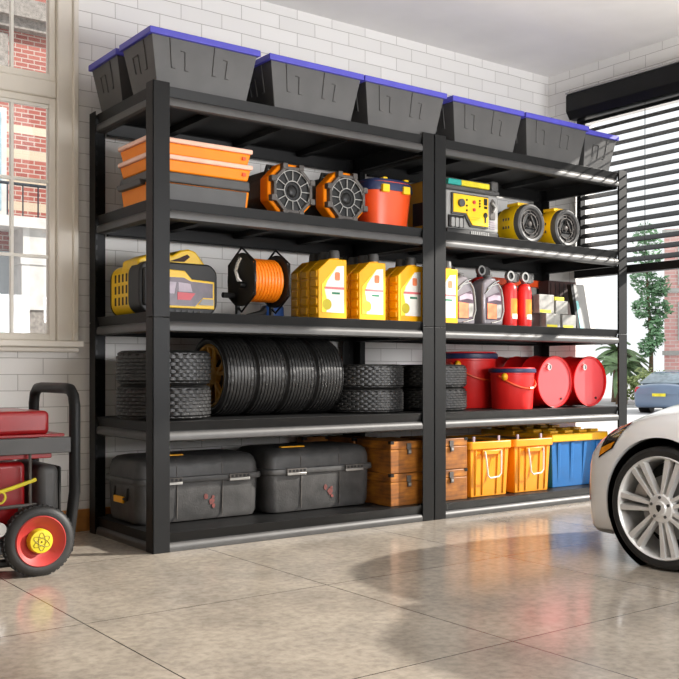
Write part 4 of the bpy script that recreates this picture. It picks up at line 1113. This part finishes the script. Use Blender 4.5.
def palm(label, loc, h, seed):
    rn = random.Random(seed); t = thing('palm', label, 'palm', loc)
    MB().tube([(0, 0, 0), (.05, .02, h*.5), (.02, 0, h)], [.16, .13, .11], 10).build('trunk', 'bark', t)
    m = MB()
    for k in range(26):
        a = rn.uniform(0, 2*PI); el = rn.uniform(-.2, 1.2); L_ = rn.uniform(.8, 1.15)
        d = Vector((math.cos(a), math.sin(a), 0)); sd = Vector((-math.sin(a), math.cos(a), 0)); pr = None
        for i in range(9):
            s_ = i/8; p = Vector((0, 0, h))+d*(L_*s_*math.cos(el*.7))+Vector((0, 0, L_*(math.sin(el)*s_-.75*s_*s_)))
            w_ = 0.11*math.sin(PI*min(1, s_*.9+.1))+.01
            cur = [m.bm.verts.new(p-sd*w_-Vector((0, 0, w_*.5))), m.bm.verts.new(p), m.bm.verts.new(p+sd*w_-Vector((0, 0, w_*.5)))]
            if pr: m.bm.faces.new([pr[0], pr[1], cur[1], cur[0]]); m.bm.faces.new([pr[1], pr[2], cur[2], cur[1]])
            pr = cur
    m.build('crown', 'palm', t, smooth=False)
tree('tall slender green tree across the street beside the pink building', (19.95, 12.05, -.09), [((0, .1, 3.3), .36), ((.16, .0, 2.9), .32), ((-.05, .1, 2.5), .30), ((.2, -.1, 2.1), .26), ((.25, -.1, 1.75), .26), ((.05, 0, 1.5), .26), ((.35, -.2, 2.5), .28), ((.3, -.2, 3.1), .3), ((.1, 0, 3.8), .4), ((0, 0, 4.4), .4)], 2200, .085, 'leaf', ([(.2, 0, 0), (.2, 0, 1.5), (0, 0, 3.5)], [.07, .05, .03]), seed=3)
palm('low palm with dark fronds behind the parked sedan', (19.1, 12.2, -.09), 1.0, 5)
palm('taller palm with spreading fronds beside the tall green tree', (20.6, 13.5, -.09), 1.45, 9)
tree('rounded olive green bush behind the parked sedan', (17.9, 10.6, -.09), [((0, 0, .6), .38), ((.35, -.2, .55), .35), ((-.3, .25, .45), .3)], 1100, .06, 'leaf2', ([(0, 0, 0), (0, 0, .35), (.1, 0, .7)], [.04, .03, .02]), 'shrub', 'bush', 11)
tree('leafy bush seen through the shelf, right of the red drums', (17.5, 14.6, -.09), [((0, 0, .7), .7), ((-.6, .5, .8), .6), ((.6, -.5, .7), .55), ((-.2, .2, 1.3), .4)], 1500, .10, 'leaf2', ([(0, 0, 0), (0, 0, .35), (.1, 0, .7)], [.04, .03, .02]), 'shrub', 'bush', 12)

# pink building across the street
bp_ = thing('building', 'pink building with tall windows across the street at the right', 'building', (21.15, 12.35, -.09), None, (0, 0, rad(-57)))
mt['pinkbrick'] = brick_mat('pink_brick_facade', (238, 172, 168), (244, 196, 190), (248, 232, 228), .3, .1, .01, 'xz', (0, 0), .3)
MB().box(0, 7, 0, 5, 0, 4.75).build('wall', 'pinkbrick', bp_, smooth=False)
for r_ in range(2):
    for k in range(6):
        x = .35+k*1.05; z = 1.7+r_*1.5
        f = MB().frame([(x, z), (x+.5, z), (x+.5, z+1.05), (x, z+1.05)], [(x+.06, z+.06), (x+.44, z+.06), (x+.44, z+.99), (x+.06, z+.99)], 'y', -.06, .02).build('window_frame', 'stone', bp_, smooth=False)
        MB().box(x+.06, x+.44, -.02, .01, z+.06, z+.99).build('window_pane', 'paneglass', f, smooth=False)
for z in (1.3, 3.0, 4.6): MB().box(-.05, 7.05, -.09, 0, z, z+.12).build('string_course', 'stone', bp_, smooth=False)
MB().box(-.02, 7, -.05, 0, 0, .9).build('plinth', 'stone', bp_, smooth=False)

# brick facade opposite the left window
mt['redbrick'] = brick_mat('red_brick_banded', (138, 66, 58), (158, 88, 76), (176, 160, 150), .17, .062, .008, 'xz', (0, 0), .3, .7,
    [(3.02, 3.14, (190, 174, 152)), (3.36, 3.48, (190, 174, 152)), (3.72, 3.84, (190, 174, 152)), (4.06, 4.17, (196, 184, 164))])
fb_ = thing('building', 'red brick building with pale stone bands seen through the left window', 'building', (0, 9, -.09))
MB().box(-4.5, 7.5, .35, 3.3, 0, 7.5).build('wall', 'redbrick', fb_, smooth=False)
MB().box(-4.5, 7.5, .1, .35, 5.55, 5.80).box(-4.5, 7.5, .2, .35, 5.42, 5.55).build('cornice', 'greystone', fb_, smooth=False)
for x in (-1.2, .9, 4.6): MB().box(x, x+1.45, .28, .36, 4.75, 5.35).build('relief_panel', 'greystone', fb_, smooth=False)
for x in (2.42, -.9, 5.4):
    MB().box(x-.02, x+.36, -.1, .35, 0, 1.66).build('plinth', 'greystone', fb_, smooth=False)
    MB().box(x-.03, x+.39, -.13, .35, 1.66, 2.30).box(x-.05, x+.41, -.15, .35, 2.25, 2.34).box(x, x+.34, -.1, .35, 2.34, 2.72).build('pier', 'stone', fb_, smooth=False)
MB().box(-4.5, 7.5, -.2, .35, 2.72, 2.86).build('balcony_slab', 'stone', fb_, smooth=False)
m = MB().tube([(-4.5, -.15, 3.28), (7.5, -.15, 3.28)], .02, 6)
for k in range(60):
    x = -4.4+k*.2; m.tube([(x, -.15, 2.86), (x, -.15, 3.28)], .010 if k % 6 else .025, 6)
    if k % 6 == 0: m.ball((x, -.15, 3.34), (.05, .05, .06), 8, 6)
m.build('railing', 'iron', fb_)
for x in (1.72, -1.9): 
    dr_ = MB().box(x, x+.66, .25, .36, 0, 2.45).build('entrance', 'greydoor', fb_, smooth=False)
    MB().box(x+.08, x+.36, .22, .25, .2, 2.0).build('entrance_pane', 'paneglass', dr_, smooth=False)
for x in (2.1, -1.4, 5.0):
    f = MB().box(x-.45, x+.22, .26, .36, 2.9, 4.35).build('window_frame', 'stone', fb_, smooth=False)
    MB().box(x-.37, x+.14, .22, .26, 2.98, 4.27).build('window_pane', 'paneglass', f, smooth=False)

# ------------------------------------------------------------------ light and camera
w = bpy.data.worlds.new('World'); sc.world = w; w.use_nodes = True
bg = w.node_tree.nodes['Background']; bg.inputs[0].default_value = (.95, .98, 1.0, 1); bg.inputs[1].default_value = 1.1
sl = bpy.data.lights.new('sun', 'SUN'); sl.energy = 7.6; sl.angle = rad(1.2); sl.color = (1, .95, .88)
so = bpy.data.objects.new('sun', sl); COL.objects.link(so)
el, az = rad(26), rad(28)
sdir = Vector((math.cos(az)*math.cos(el), -math.sin(az)*math.cos(el), math.sin(el)))
so.rotation_euler = sdir.to_track_quat('Z', 'Y').to_euler(); so.location = (8, -6, 6)

def area(name, loc, target, sx, sy, power, col):
    l = bpy.data.lights.new(name, 'AREA'); l.shape = 'RECTANGLE'; l.size = sx; l.size_y = sy; l.energy = power; l.color = col
    o = bpy.data.objects.new(name, l); COL.objects.link(o); o.location = loc
    o.rotation_euler = (Vector(loc)-Vector(target)).to_track_quat('Z', 'Y').to_euler()
area('door_daylight', (2.2, -5.05, 1.3), (.9, 0, 1.3), 2.0, 2.2, 10, (.97, .98, 1))  # added fill lamp in the unseen front opening, boosts the daylight
area('ceiling_washer', (1.5, -3.6, 1.1), (2.2, .1, 2.76), 2.4, .8, 120, (.98, .98, 1))  # added uplight without a fixture, brightens ceiling and upper walls

cam = bpy.data.cameras.new('camera'); co = bpy.data.objects.new('camera', cam); COL.objects.link(co)
co.location = (-1.7748, -3.7101, .7609); co.rotation_euler = (PI/2, 0, -.6365)
cam.sensor_width = 36; cam.lens = 36*969.6/679; cam.shift_y = (371.65-339.5)/679
cam.clip_start = .05; cam.clip_end = 200
sc.camera = co
sc.view_settings.view_transform = 'Standard'; sc.view_settings.look = 'None'; sc.view_settings.exposure = 0
sc.cycles.use_denoising = True
sc.cycles.max_bounces = 8; sc.cycles.diffuse_bounces = 5; sc.cycles.sample_clamp_indirect = 6
